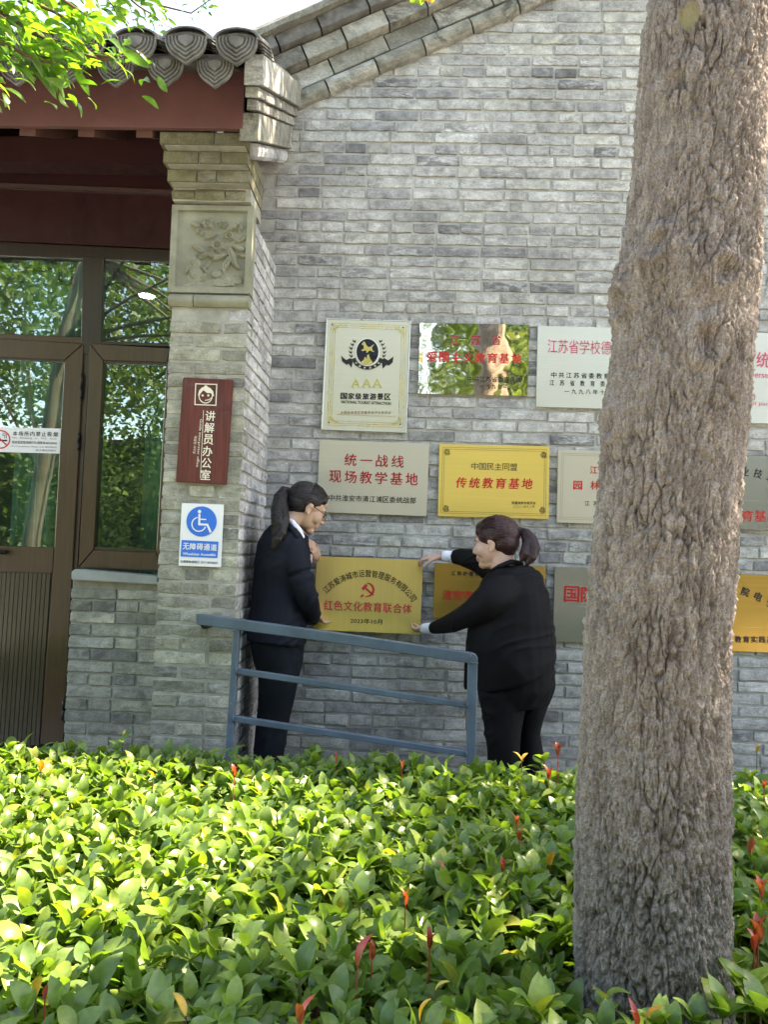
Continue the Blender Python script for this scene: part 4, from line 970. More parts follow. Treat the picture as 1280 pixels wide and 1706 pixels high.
def cloth_disp(a=.006, ang=.6, seed=0):
    ca, sa = math.cos(ang), math.sin(ang)
    def f(x, y, z):
        u, v = x*ca+z*sa, -x*sa+z*ca; wv = mnoise.noise((u*3+seed, y*4, v*5))
        q = mnoise.noise((u*3.2+seed, y*6, v*15+wv*1.5)); gate = max(0, min(1, .5+1.6*mnoise.noise((x*5, y*5+seed, z*5)))); low = mnoise.noise((x*4+seed, y*4, z*4))
        return a*.55*low+a*1.1*gate*(max(0, 1-abs(q)*3.2)**1.5)-a*.2
    return f
# --- woman at left
Y1 = -.36
w1 = empty('person', (U(455, 1200, Y1).x, Y1, ramp_z(-.7)), 'slim woman in navy suit and glasses, long ponytail, holding left side of gold plaque', 'person')
H1 = headM(511.5, 846, -.34, (.86, .36, -.42), 0.0, 1.0)
body = G(); head(body, H1, .98)
body.tube([H1 @ Vector((-.02, 0, -.04)), H1 @ Vector((-.045, 0, -.10)), U(474, 884, -.36), U(468, 905, -.36)], [.052, .047, .052, .06], 16)
loft_px(body, [(450, 885, 498, 885, -.35, .07), (440, 910, 505, 910, -.35, .10), (436, 980, 500, 980, -.35, .10), (430, 1050, 498, 1050, -.35, .10)])
WL1 = U(513, 903, -.155); WR1 = U(527, 1022, -.16)
limb(body, [(488, 900, -.25, .04), (508, 935, -.20, .034), (513, 915, -.17, .026)]); body.tube([U(513, 915, -.17), WL1], [.026, .024], 12)
limb(body, [(484, 905, -.44, .04), (505, 985, -.46, .034), (519, 1022, -.30, .028)]); body.tube([U(519, 1022, -.30), WR1], [.026, .023], 12)
hand(body, WL1, Vector((.62, .35, -.78)), Vector((-.35, .45, -.25)), -1, (.25, .35, .25), .80)
hand(body, WR1, Vector((.30, .85, -.55)), Vector((.6, .2, .5)), 1, (.3, .4, .3), .85)
for k, (cx_, dy_) in enumerate(((452, -.07), (458, .07))): limb(body, [(462, 1060, Y1+dy_, .075), (cx_+4, 1180, Y1+dy_, .05), (cx_-8, 1300, Y1+dy_, .035)])
fuse('body', body, M_skin1, w1, .0038, 4)
j = G()
loft_px(j, [(470, 868, 492, 872, -.36, .05), (452, 874, 503, 884, -.36, .105), (440, 888, 512, 895, -.36, .15), (431, 904, 515, 908, -.36, .172), (425, 940, 514, 940, -.36, .17), (423, 975, 508, 975, -.36, .155), (420, 1005, 507, 1005, -.36, .155), (416, 1035, 509, 1040, -.36, .17), (414, 1062, 510, 1073, -.36, .175)])
limb(j, [(482, 899, -.44, .066), (495, 935, -.485, .060), (506, 975, -.49, .056), (515, 1005, -.44, .052), (520, 1024, -.34, .044), (521, 1030, -.27, .037)])
limb(j, [(486, 895, -.27, .066), (500, 930, -.20, .052), (507, 928, -.18, .042), (509, 918, -.175, .034)])
fuse('jacket', j, M_suit1, w1, .0065, 5, cloth_disp(.0085, .75, 3))
t = G()
loft_px(t, [(420, 1035, 505, 1040, Y1, .15), (419, 1065, 504, 1072, Y1, .155), (423, 1100, 502, 1105, Y1, .15), (430, 1128, 498, 1130, Y1, .13)])
loft_px(t, [(424, 1090, 500, 1095, Y1-.05, .09), (430, 1130, 498, 1132, Y1-.06, .085), (428, 1180, 487, 1182, Y1-.065, .075), (424, 1220, 477, 1222, Y1-.07, .07), (421, 1262, 471, 1262, Y1-.07, .066), (420, 1312, 466, 1312, Y1-.07, .064)])
loft_px(t, [(428, 1100, 494, 1100, Y1+.06, .08), (434, 1150, 492, 1150, Y1+.07, .08), (432, 1200, 482, 1200, Y1+.08, .075), (428, 1250, 474, 1250, Y1+.085, .066), (426, 1308, 468, 1308, Y1+.085, .062)])
fuse('trousers', t, M_trs1, w1, .007, 5, cloth_disp(.009, 1.15, 9))
# collar
def band_collar(name, pts, hw, mat, parent, th=.004):
    g = G(); rg = []
    for p, nrm in pts: rg.append([p, p+Vector((0, 0, hw)), p+Vector((0, 0, hw))+nrm*th, p+nrm*th])
    g.rings(rg, cap=True); return part(name, g, mat, parent, smooth=False)
g = G(); g.tube([U(474, 868, -.44), U(484, 879, -.485), U(494, 893, -.49), U(502, 908, -.47)], [.010, .015, .016, .008], 8); fuse('jacket_collar', g, M_suit1, w1, .004, 2)
g = G(); cpath = [U(478, 864, -.39), U(488, 871, -.435), U(498, 884, -.44), U(505, 896, -.42)]; g.tube([cpath[0], cpath[1], cpath[2], cpath[3]], [.011, .015, .017, .012], 8); 
g.tube([U(476, 863, -.36), U(482, 866, -.30), U(492, 876, -.27)], [.011, .013, .012], 8); fuse('shirt_collar', g, M_shirt, w1, .004, 2)
hr = G(); E = lambda c, r: hr.ell(c, r, H1, 24, 16)
E((-.022, 0, .040), (.097, .082, .084)); E((-.045, 0, .000), (.066, .072, .062)); E((.028, 0, .078), (.050, .062, .032)); E((.045, 0, .060), (.036, .062, .028)); E((-.02, 0, .012), (.05, .080, .045)); E((-.06, 0, -.035), (.035, .045, .03))
fuse('hair', hr, M_cap1, w1, .004, 3, lambda x, y, z: .0014*mnoise.noise((x*18, y*90, z*150)))
pn = G(); pn.tube([H1 @ Vector((-.09, 0, .035)), U(482, 817, -.35), U(473, 816, -.36), U(466, 828, -.40), U(463.5, 850, -.46), U(464, 875, -.525), U(461, 898, -.545), U(455, 915, -.545)], [.016, .019, .024, .030, .036, .034, .028, .010], 16, flat=.8)
pn.tube([U(478, 818, -.35), U(472, 835, -.42), U(474, 865, -.50), U(469, 890, -.54), U(464, 905, -.55)], [.014, .018, .024, .022, .006], 12)
pn.tube([U(470, 822, -.36), U(462, 850, -.44), U(458, 885, -.52), U(450, 914, -.535)], [.014, .02, .02, .005], 12); 
po = fuse('ponytail', pn, M_hair1, w1, .004, 3, lambda x, y, z: .003*mnoise.noise((x*160, y*160, z*9)))
g = G(); g.tube([H1 @ Vector((-.096, 0, .044)), H1 @ Vector((-.108, 0, .047))], .024, 12); part('hair_tie', g, M_hair1, po, smooth=True)
g = G()
for s in (-1, 1):
    g.tube([H1 @ Vector(q) for q in ((0, s*.081, .008), (.045, s*.074, .004), (.092, s*.062, -.002))], .0017, 6)
    g.tube([H1 @ Vector((.097-.004*abs(math.cos(a)), s*.033+.024*math.cos(a), -.008+.018*math.sin(a))) for a in np.linspace(0, 2*math.pi, 17)], .0016, 6, cap=False)
g.tube([H1 @ Vector((.099, -.010, -.002)), H1 @ Vector((.101, .010, -.002))], .0016, 6); gl = part('glasses', g, paint('black_glasses', (.03, .012, .012), .3), w1, smooth=True)
g = G()
for s in (-1, 1): g.add([H1 @ Vector((.0955, s*.033+.023*math.cos(a), -.008+.017*math.sin(a))) for a in np.linspace(0, 2*math.pi, 14, endpoint=False)], [tuple(range(14))])
part('lens', g, M_lens, gl)
def face_bits(H, w):
    g = G()
    for s in (-1, 1): g.tube([H @ Vector((.083+.003*math.sin(t*math.pi), s*(.018+.026*t), -.0045+.003*math.sin(t*math.pi))) for t in np.linspace(0, 1, 6)], [.0012, .002, .0022, .0022, .002, .001], 6)
    part('eye_line', g, M_ink, w, smooth=True); g = G()
    for s in (-1, 1): g.tube([H @ Vector((.089-.012*t*t, s*(.014+.032*t), .016+.004*math.sin(t*math.pi))) for t in np.linspace(0, 1, 6)], [.0014, .0028, .003, .0026, .002, .001], 6)
    part('eyebrow', g, M_hair1, w, smooth=True); g = G()
    g.ell((.0885, 0, -.0625), (.0065, .017, .0038), H, 12, 8); g.ell((.0865, 0, -.072), (.0068, .015, .0042), H, 12, 8); part('lips', g, paint('lip_tone', (.45, .16, .14), .4), w, smooth=True)
face_bits(H1, w1)
def shoe(w, x, y, ang, mat=M_shoe):
    z = ramp_z(x); R = Matrix.Translation((x, y, z)) @ Matrix.Rotation(ang, 4, 'Z'); g = G()
    g.rings([[R @ Vector((a, b*wd, c)) for b, c in ((-1, 0), (-1, h*.4), (-.6, h), (.6, h), (1, h*.4), (1, 0))] for a, wd, h in ((-.075, .028, .06), (-.05, .034, .07), (0, .036, .065), (.06, .043, .045), (.12, .040, .035), (.155, .022, .022))]); part('shoe', g, mat, w, smooth=True, bevel=.002)
shoe(w1, U(446, 1310, Y1-.07).x, Y1-.07, .45); shoe(w1, U(448, 1310, Y1+.085).x, Y1+.085, .45)
def flyaways(w, H, tie, n, mat, seed):
    g = G(); r_ = random.Random(seed)
    for k in range(n):                       # loose hairs lying over the cap and lifting near the nape
        a = r_.uniform(-1.4, 1.4); p0 = Vector((.070-.02*abs(a), .080*math.sin(a), .045+.055*math.cos(a))); p2 = Vector(tie)
        m = (p0+p2)/2; m = Vector((m.x, .088*math.sin(a), .036+.088*math.cos(a)))+Vector((0, 0, r_.uniform(0, .006)))
        g.tube([H @ p0, H @ (p0*.5+m*.5+Vector((0, .004*math.sin(a), .008))), H @ m, H @ (m*.45+p2*.55+Vector((0, 0, .006))), H @ p2], [.0006, .0009, .001, .0009, .0006], 4, cap=False)
    for k in range(8):
        y = r_.uniform(-.045, .045); p = Vector((-.085, y, -.03)); g.tube([H @ p, H @ (p+Vector((-.012, r_.uniform(-.01, .01), -.02))), H @ (p+Vector((-.006+r_.uniform(-.01, .01), r_.uniform(-.01, .01), -.045)))], [.0007, .0006, .0004], 4, cap=False)
    part('loose_hair', g, mat, w)
flyaways(w1, H1, (-.10, 0, .045), 46, M_cap1, 1)
# --- woman at right
Y2 = -.40
w2 = empty('person', (U(860, 1200, Y2).x, Y2, ramp_z(.5)), 'sturdy woman in black suit, short ponytail, reaching to the right of gold plaque', 'person')
H2 = headM(825.5, 905, -.38, (-.90, .40, -.10), 0.0, 1.05)
body = G(); head(body, H2, 1.14); body.ell((.02, 0, -.095), (.05, .045, .022), H2)
body.tube([H2 @ Vector((-.02, 0, -.04)), H2 @ Vector((-.03, 0, -.11)), U(842, 958, -.40), U(848, 980, -.40)], [.060, .060, .065, .07], 16)
loft_px(body, [(825, 970, 890, 970, -.40, .09), (800, 1010, 898, 1010, -.40, .13), (795, 1070, 905, 1075, -.40, .14), (805, 1110, 908, 1095, -.40, .14)])
WT = U(735, 926.5, -.118); WB = U(712, 1047, -.15)
limb(body, [(835, 955, -.28, .045), (795, 937, -.2, .036), (754, 928, -.14, .027)]); body.tube([U(754, 928, -.14), WT], [.027, .024], 12)
limb(body, [(850, 985, -.5, .05), (795, 1020, -.52, .04), (735, 1042, -.28, .028)]); body.tube([U(735, 1042, -.28), WB], [.027, .024], 12)
hand(body, WT, Vector((-1, .06, -.10)), Vector((0, .35, -.93)), -1, (.25, .60, .55), .86, Vector((-.9, -.25, -.35)))
hand(body, WB, Vector((-.75, .50, -.25)), Vector((-.1, .5, .9)), -1, (.45, .6, .4), .78, Vector((-.95, -.25, .25)))
for cx_, dy_ in ((838, -.07), (882, .06)): limb(body, [(cx_-4 if cx_ > 860 else cx_+8, 1130, Y2+dy_, .075), (cx_, 1240, Y2+dy_, .045), (cx_, 1370, Y2+dy_, .035)])
fuse('body', body, M_skin2, w2, .0038, 4)
j = G()
loft_px(j, [(832, 945, 866, 940, -.40, .06), (815, 952, 888, 944, -.40, .12), (803, 966, 904, 958, -.40, .17), (793, 990, 911, 982, -.41, .20), (786, 1020, 918, 1014, -.41, .21), (779, 1050, 922, 1045, -.41, .215), (776, 1080, 925, 1070, -.41, .22), (783, 1115, 925.5, 1092, -.41, .225), (795, 1150, 922, 1106, -.41, .22)])
loft_px(j, [(790, 1035, 812, 1035, -.30, .06), (776, 1065, 808, 1065, -.28, .05), (773, 1110, 806, 1110, -.27, .04), (773, 1148, 800, 1150, -.27, .035)])
limb(j, [(862, 985, -.48, .088), (832, 992, -.57, .082), (808, 1006, -.59, .072), (783, 1023, -.53, .060), (752, 1038, -.38, .046), (722, 1046.5, -.20, .034)])
limb(j, [(842, 962, -.28, .075), (800, 938, -.22, .055), (770, 930, -.17, .042), (755, 928, -.145, .036)])
fuse('jacket', j, M_suit2, w2, .0065, 4, cloth_disp(.010, .55, 21))
t = G()
loft_px(t, [(790, 1095, 921, 1085, Y2, .20), (796, 1125, 924, 1115, Y2, .205), (799, 1150, 924, 1140, Y2, .20), (800, 1175, 915, 1170, Y2, .17)])
loft_px(t, [(799, 1150, 880, 1150, Y2-.07, .12), (802, 1180, 876, 1180, Y2-.07, .105), (807, 1215, 870, 1215, Y2-.08, .09), (813, 1262, 866, 1262, Y2-.08, .082), (818, 1320, 864, 1320, Y2-.08, .075), (822, 1378, 864, 1378, Y2-.08, .07)])
loft_px(t, [(845, 1150, 922, 1150, Y2+.06, .12), (856, 1180, 908, 1180, Y2+.06, .105), (858, 1220, 900, 1220, Y2+.06, .09), (860, 1262, 906, 1262, Y2+.06, .08), (862, 1320, 906, 1320, Y2+.06, .075), (864, 1376, 904, 1376, Y2+.06, .07)])
fuse('trousers', t, M_trs2, w2, .007, 4, cloth_disp(.010, 1.1, 31))
for nm, a, b, ra, rb in (('shirt_cuff', U(739, 926.5, -.127), U(756, 928.4, -.148), .0305, .032), ('shirt_cuff', U(706.5, 1047.5, -.135), U(724, 1046, -.21), .0285, .031)):
    g = G(); g.tube([a, a+(b-a)*.12, b], [ra*.93, ra, rb], 20, flat=.95); part(nm, g, M_shirt, w2, smooth=True)
hr = G(); E = lambda c, r: hr.ell(c, r, H2, 24, 16)
E((-.020, 0, .040), (.100, .086, .088)); E((-.050, 0, .000), (.062, .078, .060)); E((.034, 0, .075), (.052, .064, .036)); E((.055, 0, .055), (.030, .064, .030)); E((-.012, 0, .020), (.052, .086, .045)); E((.030, 0, .035), (.036, .083, .035)); E((-.055, 0, -.04), (.035, .055, .03))
fuse('hair', hr, M_cap2, w2, .004, 3, lambda x, y, z: .0014*mnoise.noise((x*18, y*90, z*150)))
pn = G(); pn.tube([H2 @ Vector((-.10, 0, .030)), U(868, 884, -.41), U(876, 886, -.42), U(885, 898, -.44), U(888, 914, -.455), U(884, 930, -.47), U(878, 941, -.48)], [.014, .017, .024, .034, .038, .030, .010], 16, flat=.85)
pn.tube([U(872, 887, -.42), U(880, 905, -.45), U(874, 925, -.475), U(868, 936, -.48)], [.014, .026, .024, .006], 12); pn.tube([U(876, 888, -.41), U(891, 905, -.43), U(893, 922, -.45), U(888, 938, -.46)], [.012, .018, .018, .004], 12)
po = fuse('ponytail', pn, M_hair2, w2, .004, 3, lambda x, y, z: .003*mnoise.noise((x*160, y*160, z*9)))
g = G(); g.tube([U(863, 884, -.405), U(868, 884.5, -.41)], .020, 12); part('hair_tie', g, M_ink, po, smooth=True)
g = G(); g.tube([U(812, 951, -.33), U(818, 953, -.42), U(832, 944, -.475), U(852, 936, -.47), U(868, 938, -.42), U(868, 942, -.34)], [.010, .014, .017, .018, .017, .012], 8, flat=.7); fuse('jacket_collar', g, M_suit2, w2, .004, 2)
face_bits(H2, w2); flyaways(w2, H2, (-.105, 0, .038), 50, M_cap2, 2)
shoe(w2, U(841, 1380, Y2-.08).x, Y2-.08, math.pi-.4); shoe(w2, U(884, 1380, Y2+.06).x, Y2+.06, math.pi-.4)

# ------------------------------------------------------------------ leaves
def leaf_geo(L, W, fold=.35, droop=.15, seed=0, obov=.15, nst=6):
    r = np.random.default_rng(seed); vs = []; fs = []
    for i in range(nst+1):
        t = i/nst; wd = W/2*math.sin(math.pi*min(1, t**(1-obov*.9)))**.66 if 0 < i < nst else (.0 if i == nst else W*.04)
        z = droop*L*(math.sin(t*2.2)-t*1.1)+.02*L*r.normal()*.3; up = wd*fold
        vs += [(t*L, -wd, z+up), (t*L, 0, z), (t*L, wd, z+up)]
    for i in range(nst):
        for k in range(2): a = i*3+k; fs.append((a, a+3, a+4, a+1))
    return np.array(vs), fs
def leaf_variants(specs): return [leaf_geo(*s) for s in specs]
HL = leaf_variants([(.072, .040, .3, .25, 1, .35), (.064, .038, .18, -.15, 2, .3), (.082, .040, .4, .4, 3, .25), (.060, .034, .25, .1, 4, .35), (.072, .042, .1, .3, 5, .3), (.052, .031, .3, -.3, 6, .3)])
def frames(n, az, el, rol):
    ca, sa, ce, se = np.cos(az), np.sin(az), np.cos(el), np.sin(el)
    X = np.stack([ca*ce, sa*ce, se], 1); Yv = np.stack([-sa, ca, np.zeros(n)], 1); Z = np.cross(X, Yv)
    cr_, sr = np.cos(rol)[:, None], np.sin(rol)[:, None]; Y2_ = Yv*cr_+Z*sr; Z2 = np.cross(X, Y2_); return np.stack([X, Y2_, Z2], 2)
def scatter_leaves(root, base, az, el, rol, scl, variants, mat, singles=300, name='leaf', stuff='foliage', far_only=False):
    n = len(base); Fr = frames(n, az, el, rol)*scl[:, None, None]; vi = rng.integers(0, len(variants), n); P = PXS(base)
    size = F*scl/np.maximum(P[:, 2], .1); ok = (P[:, 2] > .1) & (P[:, 0] > -20) & (P[:, 0] < 1300) & (P[:, 1] > -20) & (P[:, 1] < 1726)
    order = np.argsort(-(size*ok)); pick = order[:singles]; pick = pick[ok[pick]]; isS = np.zeros(n, bool); isS[pick] = True
    R0 = root_loc(root)
    sm = []
    for v, f in variants:
        gg = G(); gg.add(v, f); m = newmesh(name, gg, True); m.materials.append(mat); sm.append(m)
    for k in pick:
        o = bpy.data.objects.new(name, sm[vi[k]]); COL.objects.link(o); o.parent = root
        o.matrix_local = Matrix.Translation(Vector(base[k])-R0) @ Matrix(Fr[k].tolist()).to_4x4()
    V = []; Fc = []; b = 0
    for q, (v, f) in enumerate(variants):
        ids = np.where((vi == q) & ~isS)[0]
        if not len(ids): continue
        A = np.einsum('nij,vj->nvi', Fr[ids], v)+base[ids][:, None, :]; V.append(A.reshape(-1, 3)); fa = np.array(f); nv = len(v)
        Fc.append((fa[None]+(np.arange(len(ids))*nv)[:, None, None]+b).reshape(-1, fa.shape[1])); b += len(ids)*nv
    if V:
        V = np.concatenate(V)-np.array(R0); Fc = np.concatenate(Fc); m = bpy.data.meshes.new(stuff); nf = len(Fc); w_ = Fc.shape[1]
        m.vertices.add(len(V)); m.vertices.foreach_set('co', V.ravel()); m.loops.add(nf*w_); m.loops.foreach_set('vertex_index', Fc.ravel().astype(np.int32)); m.polygons.add(nf)
        m.polygons.foreach_set('loop_start', np.arange(0, nf*w_, w_, dtype=np.int32)); m.polygons.foreach_set('use_smooth', np.ones(nf, bool)); m.update(calc_edges=True); m.validate(); m.materials.append(mat)
        o = put(stuff, m, root); o['kind'] = 'stuff'
# trunk axis measured in the photo
YT = -2.48
ED = [(0, 1087.5, 1292), (35, 1075, 1288), (100, 1072, 1286), (176, 1067, 1283), (246, 1063, 1279), (316, 1055, 1275), (386, 1046, 1272), (425, 1038, 1272), (445, 1026, 1271), (480, 1024, 1268), (520, 1028, 1261), (600, 1022, 1255), (670, 1009, 1250), (730, 1006, 1246), (800, 1001, 1239), (870, 993, 1233), (960, 985, 1228), (1050, 978, 1221), (1110, 975, 1218), (1200, 970, 1214), (1300, 964, 1216), (1450, 960, 1216), (1600, 957, 1217), (1680, 956, 1219)]
tz, tl, tr_ = [], [], []
for y, a, b in ED: A, Bq = U(a, y, YT), U(b, y, YT); tz.append((A.z+Bq.z)/2); tl.append(A.x); tr_.append(Bq.x)
tz, tl, tr_ = [np.array(q)[::-1] for q in (tz, tl, tr_)]
def trunk_at(z):
    if z < tz[0]: c = (tl[0]+tr_[0])/2; r = (tr_[0]-tl[0])/2*(1+.25*(tz[0]-z)**1.5); return c, r
    if z > tz[-1]: c = (tl[-1]+tr_[-1])/2+(z-tz[-1])*.06; r = (tr_[-1]-tl[-1])/2*max(.4, 1-(z-tz[-1])*.09); return c, r
    l, r = np.interp(z, tz, tl), np.interp(z, tz, tr_); return (l+r)/2, (r-l)/2
tcx, tcr = trunk_at(.75)

# ---- hedge
hedge = empty('hedge', (0, -2.2, 0), 'clipped photinia hedge with glossy green leaves and a few red young shoots across the foreground', 'hedge')
def hz(x, y): return .735+.035*mnoise.noise((x*2.2, y*2.2, 0))+.02*mnoise.noise((x*6, y*6, 4))
sx_, pts_ = .053, []
for ix in range(int(5.4/sx_)):
    for iy in range(int(2.35/sx_)):
        x = -2.9+ix*sx_+rng.uniform(-.027, .027); y = -3.42+iy*sx_+rng.uniform(-.027, .027)
        if (x-tcx)**2+(y-YT)**2 < (tcr+.035)**2: continue
        if y < YT-tcr*.5 and abs(x-tcx) < .08 and y > YT-tcr-.10: continue
        pts_.append((x, y))
base, az, el, rol, scl = [], [], [], [], []
stems = G()
for (x, y) in pts_:
    near = math.hypot(x-tcx, y-YT) < .34
    for layer in range(3):
        z = hz(x, y)+rng.normal(0, .014)-layer*.038-(.03 if near else 0)
        if layer == 0 and rng.random() < .05: z += rng.uniform(.02, .05)
        n = rng.integers(5, 9); a0 = rng.uniform(0, 6.28); lx, ly = rng.normal(0, .010, 2)
        for k in range(n):
            base.append((x+lx*k*.2, y+ly*k*.2, z-k*.007)); az.append(a0+k*2.4+rng.normal(0, .25)); el.append(math.radians(rng.normal(56-k*8 if layer == 0 else 22, 16))); rol.append(rng.normal(0, .35)); scl.append(rng.uniform(.72, 1.15)*(.8 if k < 2 else 1))
    if rng.random() < .5:
        z = hz(x, y); stems.tube([(x, y, z-.01), (x+rng.normal(0, .02), y+rng.normal(0, .02), z-.16), (x+rng.normal(0, .05), y+rng.normal(0, .05), z-.45)], [.0018, .0028, .0045], 4, cap=False)
for k in range(2600):                          # far clipped side facing the wall
    x = rng.uniform(-2.9, 2.5); z = rng.uniform(.15, .74); base.append((x, -1.10+rng.normal(0, .03), z)); az.append(math.pi/2+rng.normal(0, .8)); el.append(rng.normal(.3, .4)); rol.append(rng.normal(0, .5)); scl.append(rng.uniform(.7, 1.1))
base, az, el, rol, scl = [np.array(q, float) for q in (base, az, el, rol, scl)]
scatter_leaves(hedge, base, az, el, rol, scl, HL, M_leaf, 290)
part('stem', stems, M_twig, hedge, kind='stuff')
# red young shoots and odd leaves
def shoot(x, y, n, L, mat, stem=.05, zz=.80, spread=.45):
    p = UZ(x, y, zz); g = G(); b = p-Vector((0, 0, stem)); g.tube([b-Vector((0, 0, .05)), b, p-Vector((0, 0, .01))], [.0018, .0018, .0015], 5); part('shoot_stem', g, paint('red_stem', (.35, .05, .04), .5) if mat is M_leaf_red else M_twig, hedge)
    g = G(); a0 = random.uniform(0, 6.28)
    bs = np.array([tuple(p-Vector((0, 0, .012)))]*n); azs = a0+np.arange(n)*2.2; els = np.array([math.radians(90-spread*57*random.uniform(.5, 1.4)) for _ in range(n)])
    Fr = frames(n, azs, els, np.zeros(n))
    for k in range(n):
        v, f = leaf_geo(L*random.uniform(.8, 1.1), L*(.52 if mat is M_leaf else .30), .5 if mat is not M_leaf else .25, .25, k, .3 if mat is M_leaf else .1); gg = G(); gg.add(v @ Fr[k].T+bs[k], f); part('young_leaf' if mat is M_leaf_red else 'leaf', gg, mat, hedge, smooth=True)
for (x, y, n, L, zz) in [(390, 1290, 4, .045, .81), (915, 1293, 3, .055, .82), (930, 1255, 5, .055, .86), (866, 1395, 2, .05, .78), (862, 1370, 3, .035, .80), (838, 1445, 3, .045, .78), (676, 1500, 3, .035, .79), (1252, 1420, 2, .06, .79), (1270, 1488, 3, .055, .79), (1264, 1565, 3, .07, .80), (620, 1590, 2, .045, .79), (596, 1600, 1, .075, .80), (716, 1572, 3, .04, .80), (740, 1450, 1, .04, .78), (1274, 1310, 3, .04, .80), (75, 1655, 2, .03, .78), (670, 1278, 2, .04, .8), (1062, 1700, 2, .04, .80), (499, 1700, 2, .05, .80), (560, 1262, 2, .03, .8), (1258, 1575, 2, .05, .80)]:
    shoot(x, y, n, L, M_leaf_red, random.uniform(.03, .07), zz, .35)
for (x, y, n, L, zz) in [(68, 1280, 3, .06, .80), (255, 1290, 1, .05, .79), (916, 1440, 1, .07, .77), (60, 1650, 1, .05, .78), (310, 1682, 1, .05, .78), (700, 1690, 1, .05, .79), (205, 1222, 2, .03, .83), (870, 1262, 2, .05, .83), (1262, 1250, 2, .05, .83), (725, 1640, 1, .04, .78), (1075, 1690, 1, .05, .80)]:
    shoot(x, y, n, L, M_leaf_yel, .04, zz, .7)

for (x, y, n, L, zz) in [(1010, 1712, 5, .055, .77), (1100, 1712, 6, .06, .77), (1160, 1700, 6, .06, .77), (1205, 1685, 6, .07, .78), (1242, 1650, 6, .075, .79), (1268, 1680, 6, .075, .79), (1120, 1722, 5, .06, .77), (900, 1690, 6, .08, .79), (600, 1500, 5, .075, .79), (500, 1620, 5, .08, .79), (760, 1600, 6, .08, .79)]:
    shoot(x, y, n, L, M_leaf, .04, zz, .75)
# ---- foreground tree
tree = empty('ginkgo_tree', (tcx, YT, 0), 'large tree trunk with furrowed grey-brown bark standing in the hedge', 'tree')
NT, NZT = 420, 640; z0_, z1_ = 0.0, 5.6
zs = np.concatenate([np.linspace(0, .62, 40, endpoint=False), np.linspace(.62, 3.15, 760, endpoint=False), np.linspace(3.15, z1_, 60)])
def sm(a, b, x): t = min(1, max(0, (x-a)/(b-a))); return t*t*(3-2*t)
kn = [(1108, 385, .045, .012), (1150, 95, .05, .008), (1190, 560, .05, .010), (1030, 462, .05, .012), (1040, 690, .05, .008), (1215, 440, .04, .012)]
knots = []
for x, y, r_, h_ in kn:
    p = U(x, y, YT-.15); c, r0 = trunk_at(p.z); knots.append((math.atan2(-.9, (p.x-c)/max(r0, .01)) if abs(p.x-c) < r0 else 0, p.z, r_, h_)); q = max(-.98, min(.98, (p.x-c)/r0)); knots[-1] = (-math.acos(q), p.z, r_, h_)
vs = []; fur = []; scar = []
ps = U(1168, -14, YT-.150); scc, scr = trunk_at(ps.z); scq = (ps.x-scc)/scr; scz = ps.z
ANG = np.concatenate([-math.pi-.0+np.linspace(0, math.pi, 400, endpoint=False), np.linspace(0, math.pi, 80, endpoint=False)]); NT = len(ANG)
for z in zs:
    c, r0 = trunk_at(z); lean = YT+.01*z
    for k in range(NT):
        a = ANG[k]; ca, sa = math.cos(a), math.sin(a); X, Yq = ca*r0, sa*r0
        wx = .016*mnoise.noise((X*9, Yq*9, z*4)); wy = .009*mnoise.noise((X*30, Yq*30, z*20+3)); wz = .05*mnoise.noise((X*7+5, Yq*7, z*4)); wv = .004*mnoise.noise((X*80, Yq*80, z*55+3))
        ux, uy, uz = (X+wx+wy+wv), (Yq+wx*.8+wy+wv), z+wz+wy*2.5
        dv, _ = mnoise.voronoi((ux*43, uy*43, uz*11.5)); e1 = dv[1]-dv[0]; dv, _ = mnoise.voronoi((ux*92+4, uy*92, uz*34)); e2 = dv[1]-dv[0]
        rough = mnoise.fractal((X*100, Yq*100, z*52), .55, 2.15, 5); mid = mnoise.noise((ux*48, uy*48, uz*9))
        f1 = 1-sm(0, .20, e1); f2 = 1-sm(0, .22, e2); gate = .25+.75*sm(-.35, .3, mnoise.noise((X*14+4, Yq*14, z*9))); g2 = sm(-.3, .2, mnoise.noise((X*15+1, Yq*15, z*10+7)))
        big = mnoise.noise((X*4, Yq*4, z*2.4))
        h = -.0050*f1*gate-.0024*f2*g2+.0056*rough+.0030*mid+.004*big+.007
        m1 = 1-f1*gate; m2 = 1-f2*g2
        da_s = (X/max(r0, .01)-scq)*r0; dz_s = z-scz; rs_ = math.hypot(da_s/.019, dz_s/(.036 if dz_s < 0 else .030)*(1+.5*abs(da_s)/.019)) if sa < 0 else 9
        scv = 1-sm(.85, 1.05, rs_)
        if rs_ < 2: h = h*(1-scv)+.006*scv+.006*math.exp(-((rs_-1.25)/.2)**2); f1 *= 1-scv
        scar.append(scv)
        if scv > 0: m1 = m2 = 1; rough = 0
        for ka, kz, kr, kh in knots:
            da = (a-ka+math.pi) % (2*math.pi)-math.pi; rr = math.hypot(da*r0, z-kz)/kr
            if rr < 2.2: h += kh*(math.exp(-((rr-.75)/.35)**2)*1.0-.7*math.exp(-(rr/.4)**2))
        r = r0-.011+h; vs.append((c+ca*r, lean+sa*r, z)); fur.append(max(0, .7-m1)*.75+max(0, .6-m2)*.35+max(0, -rough)*.4)
fs = [(i*NT+k, i*NT+(k+1) % NT, (i+1)*NT+(k+1) % NT, (i+1)*NT+k) for i in range(len(zs)-1) for k in range(NT)]
g = G(); g.v = vs; g.f = fs; trunk = part('trunk', g, M_bark, tree, smooth=True)
at = trunk.data.attributes.new('furrow', 'FLOAT', 'POINT'); at.data.foreach_set('value', np.clip(fur, 0, 1))
at = trunk.data.attributes.new('scar', 'FLOAT', 'POINT'); at.data.foreach_set('value', scar)
